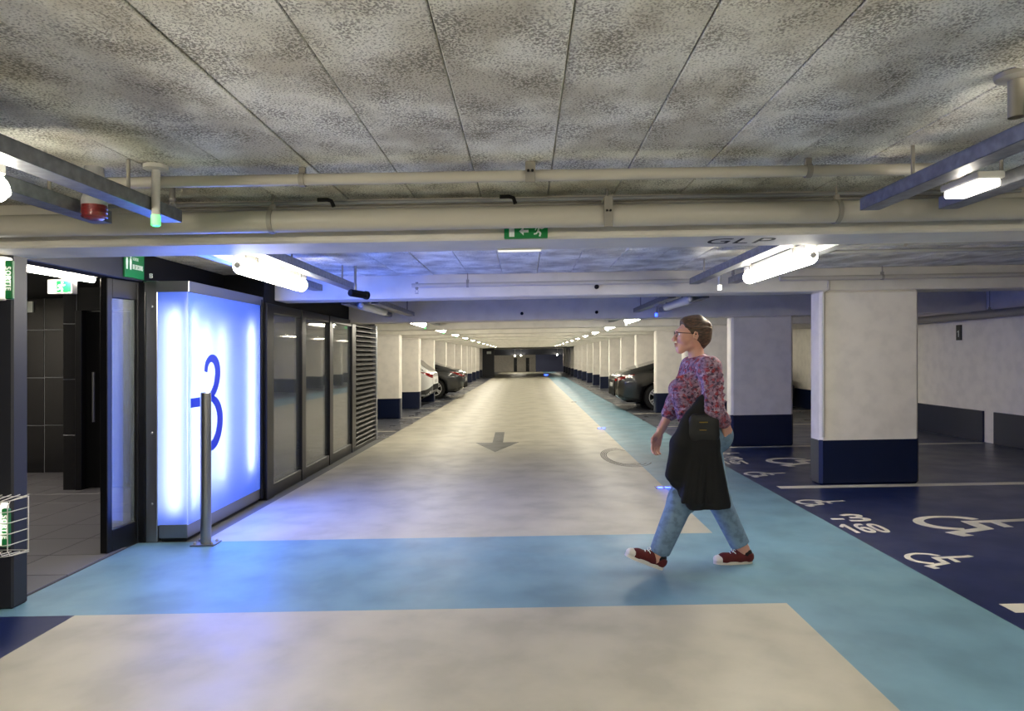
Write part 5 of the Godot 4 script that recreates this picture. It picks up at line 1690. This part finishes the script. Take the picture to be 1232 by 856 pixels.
func shoe(t: Node3D, heel: Vector3, dir: Vector3, ank: Vector3) -> void:
	# canvas sneaker: heel point on the ground line, dir = heel to toe
	var u := dir.normalized()
	var n := Vector3(-u.y, u.x, 0.0)
	if n.y < 0: n = -n
	var s := Vector3(0, 0, 1)
	var L := dir.length()
	var q := func(a: float, b: float, z: float) -> Vector3: return heel + u * a * L + n * b + s * z
	var fs := Field.new(heel.min(heel + dir) - Vector3(0.06, 0.03, 0.08), heel.max(heel + dir) + Vector3(0.06, 0.13, 0.08), 0.0055)
	fs.bone(q.call(0.10, 0.045, 0), q.call(0.35, 0.045, 0), 0.034, 0.037, 0.02)
	fs.bone(q.call(0.35, 0.045, 0), q.call(0.72, 0.038, 0), 0.037, 0.038, 0.02, Vector3(1, 0.9, 1.1))
	fs.bone(q.call(0.72, 0.034, 0), q.call(0.88, 0.030, 0), 0.034, 0.028, 0.02, Vector3(1, 0.9, 1.25))
	fs.bone(q.call(0.10, 0.055, 0), q.call(0.12, 0.082, 0), 0.034, 0.036, 0.02)
	fs.bone(q.call(0.15, 0.070, 0), q.call(0.42, 0.066, 0), 0.036, 0.030, 0.02)
	fs.half(q.call(0.3, 0.092, 0), (n - u * 0.25).normalized())
	fs.half(heel + n * 0.018, -n)
	var sh := part(fs.net(MB.new()), "shoe", M.shoe, t, "red canvas sneaker", 0.0)
	# sole and toe cap
	var ring := PackedVector2Array()
	for k in 28:
		var a := TAU * k / 28.0
		var x := 0.5 - 0.52 * cos(a)
		var w := 0.040 + 0.010 * smoothstep(0.4, 0.75, x) - 0.004 * sin(x * PI)
		ring.append(Vector2(x * L, sin(a) * w * (1.0 if absf(sin(a)) > 0.0 else 1.0)))
	var mb := MB.new()
	mb.prism(ring, heel, u, s if u.cross(s).dot(n) > 0 else -s, 0.024)
	part(mb, "sole", M.sole, sh, "white rubber sole", 0.0)
	var ft := Field.new(heel + dir - Vector3(0.09, 0.06, 0.07), heel + dir + Vector3(0.09, 0.08, 0.07), 0.005)
	ft.bone(q.call(0.80, 0.033, 0), q.call(0.90, 0.030, 0), 0.036, 0.030, 0.01, Vector3(1, 0.88, 1.27))
	ft.half(q.call(0.80, 0, 0), -u)
	ft.half(heel + n * 0.016, -n)
	part(ft.net(MB.new()), "toe_cap", M.sole, sh, "white toe cap", 0.0)
	var lc := MB.new()
	for k in 5:
		var a := 0.44 + 0.065 * k
		var h := 0.098 - 0.0055 * k - 0.012 * (k / 4.0)
		lc.tube([q.call(a, h - 0.024, 0.026), q.call(a + 0.01, h - 0.006, 0.012), q.call(a + 0.015, h - 0.003, 0), q.call(a + 0.01, h - 0.006, -0.012), q.call(a, h - 0.024, -0.026)], 0.003, 6)
	for z in [1, -1]:
		lc.tube([q.call(0.45, 0.096, 0), q.call(0.48, 0.105, 0.012 * z), q.call(0.52, 0.09, 0.026 * z), q.call(0.46, 0.078, 0.034 * z)], 0.0028, 6)
	part(lc, "laces", M.sign, sh, "white laces", 0.0)
	var fk := Field.new(ank - Vector3(0.07, 0.06, 0.07), ank + Vector3(0.07, 0.08, 0.07), 0.006)
	fk.bone(ank + n * 0.0, q.call(0.16, 0.07, 0), 0.041, 0.042, 0.01)
	fk.half(q.call(0.2, 0.106, 0), (n - u * 0.25).normalized())
	part(fk.net(MB.new()), "sock", M.sock, t, "black ankle sock", 0.0)

func shrink(mb: MB, from: int, c: Vector3) -> MB:
	for i in range(from, mb.v.size()):
		mb.v[i] = c + Vector3(0, -0.012, 0) + (mb.v[i] - c) * 0.91
	return mb
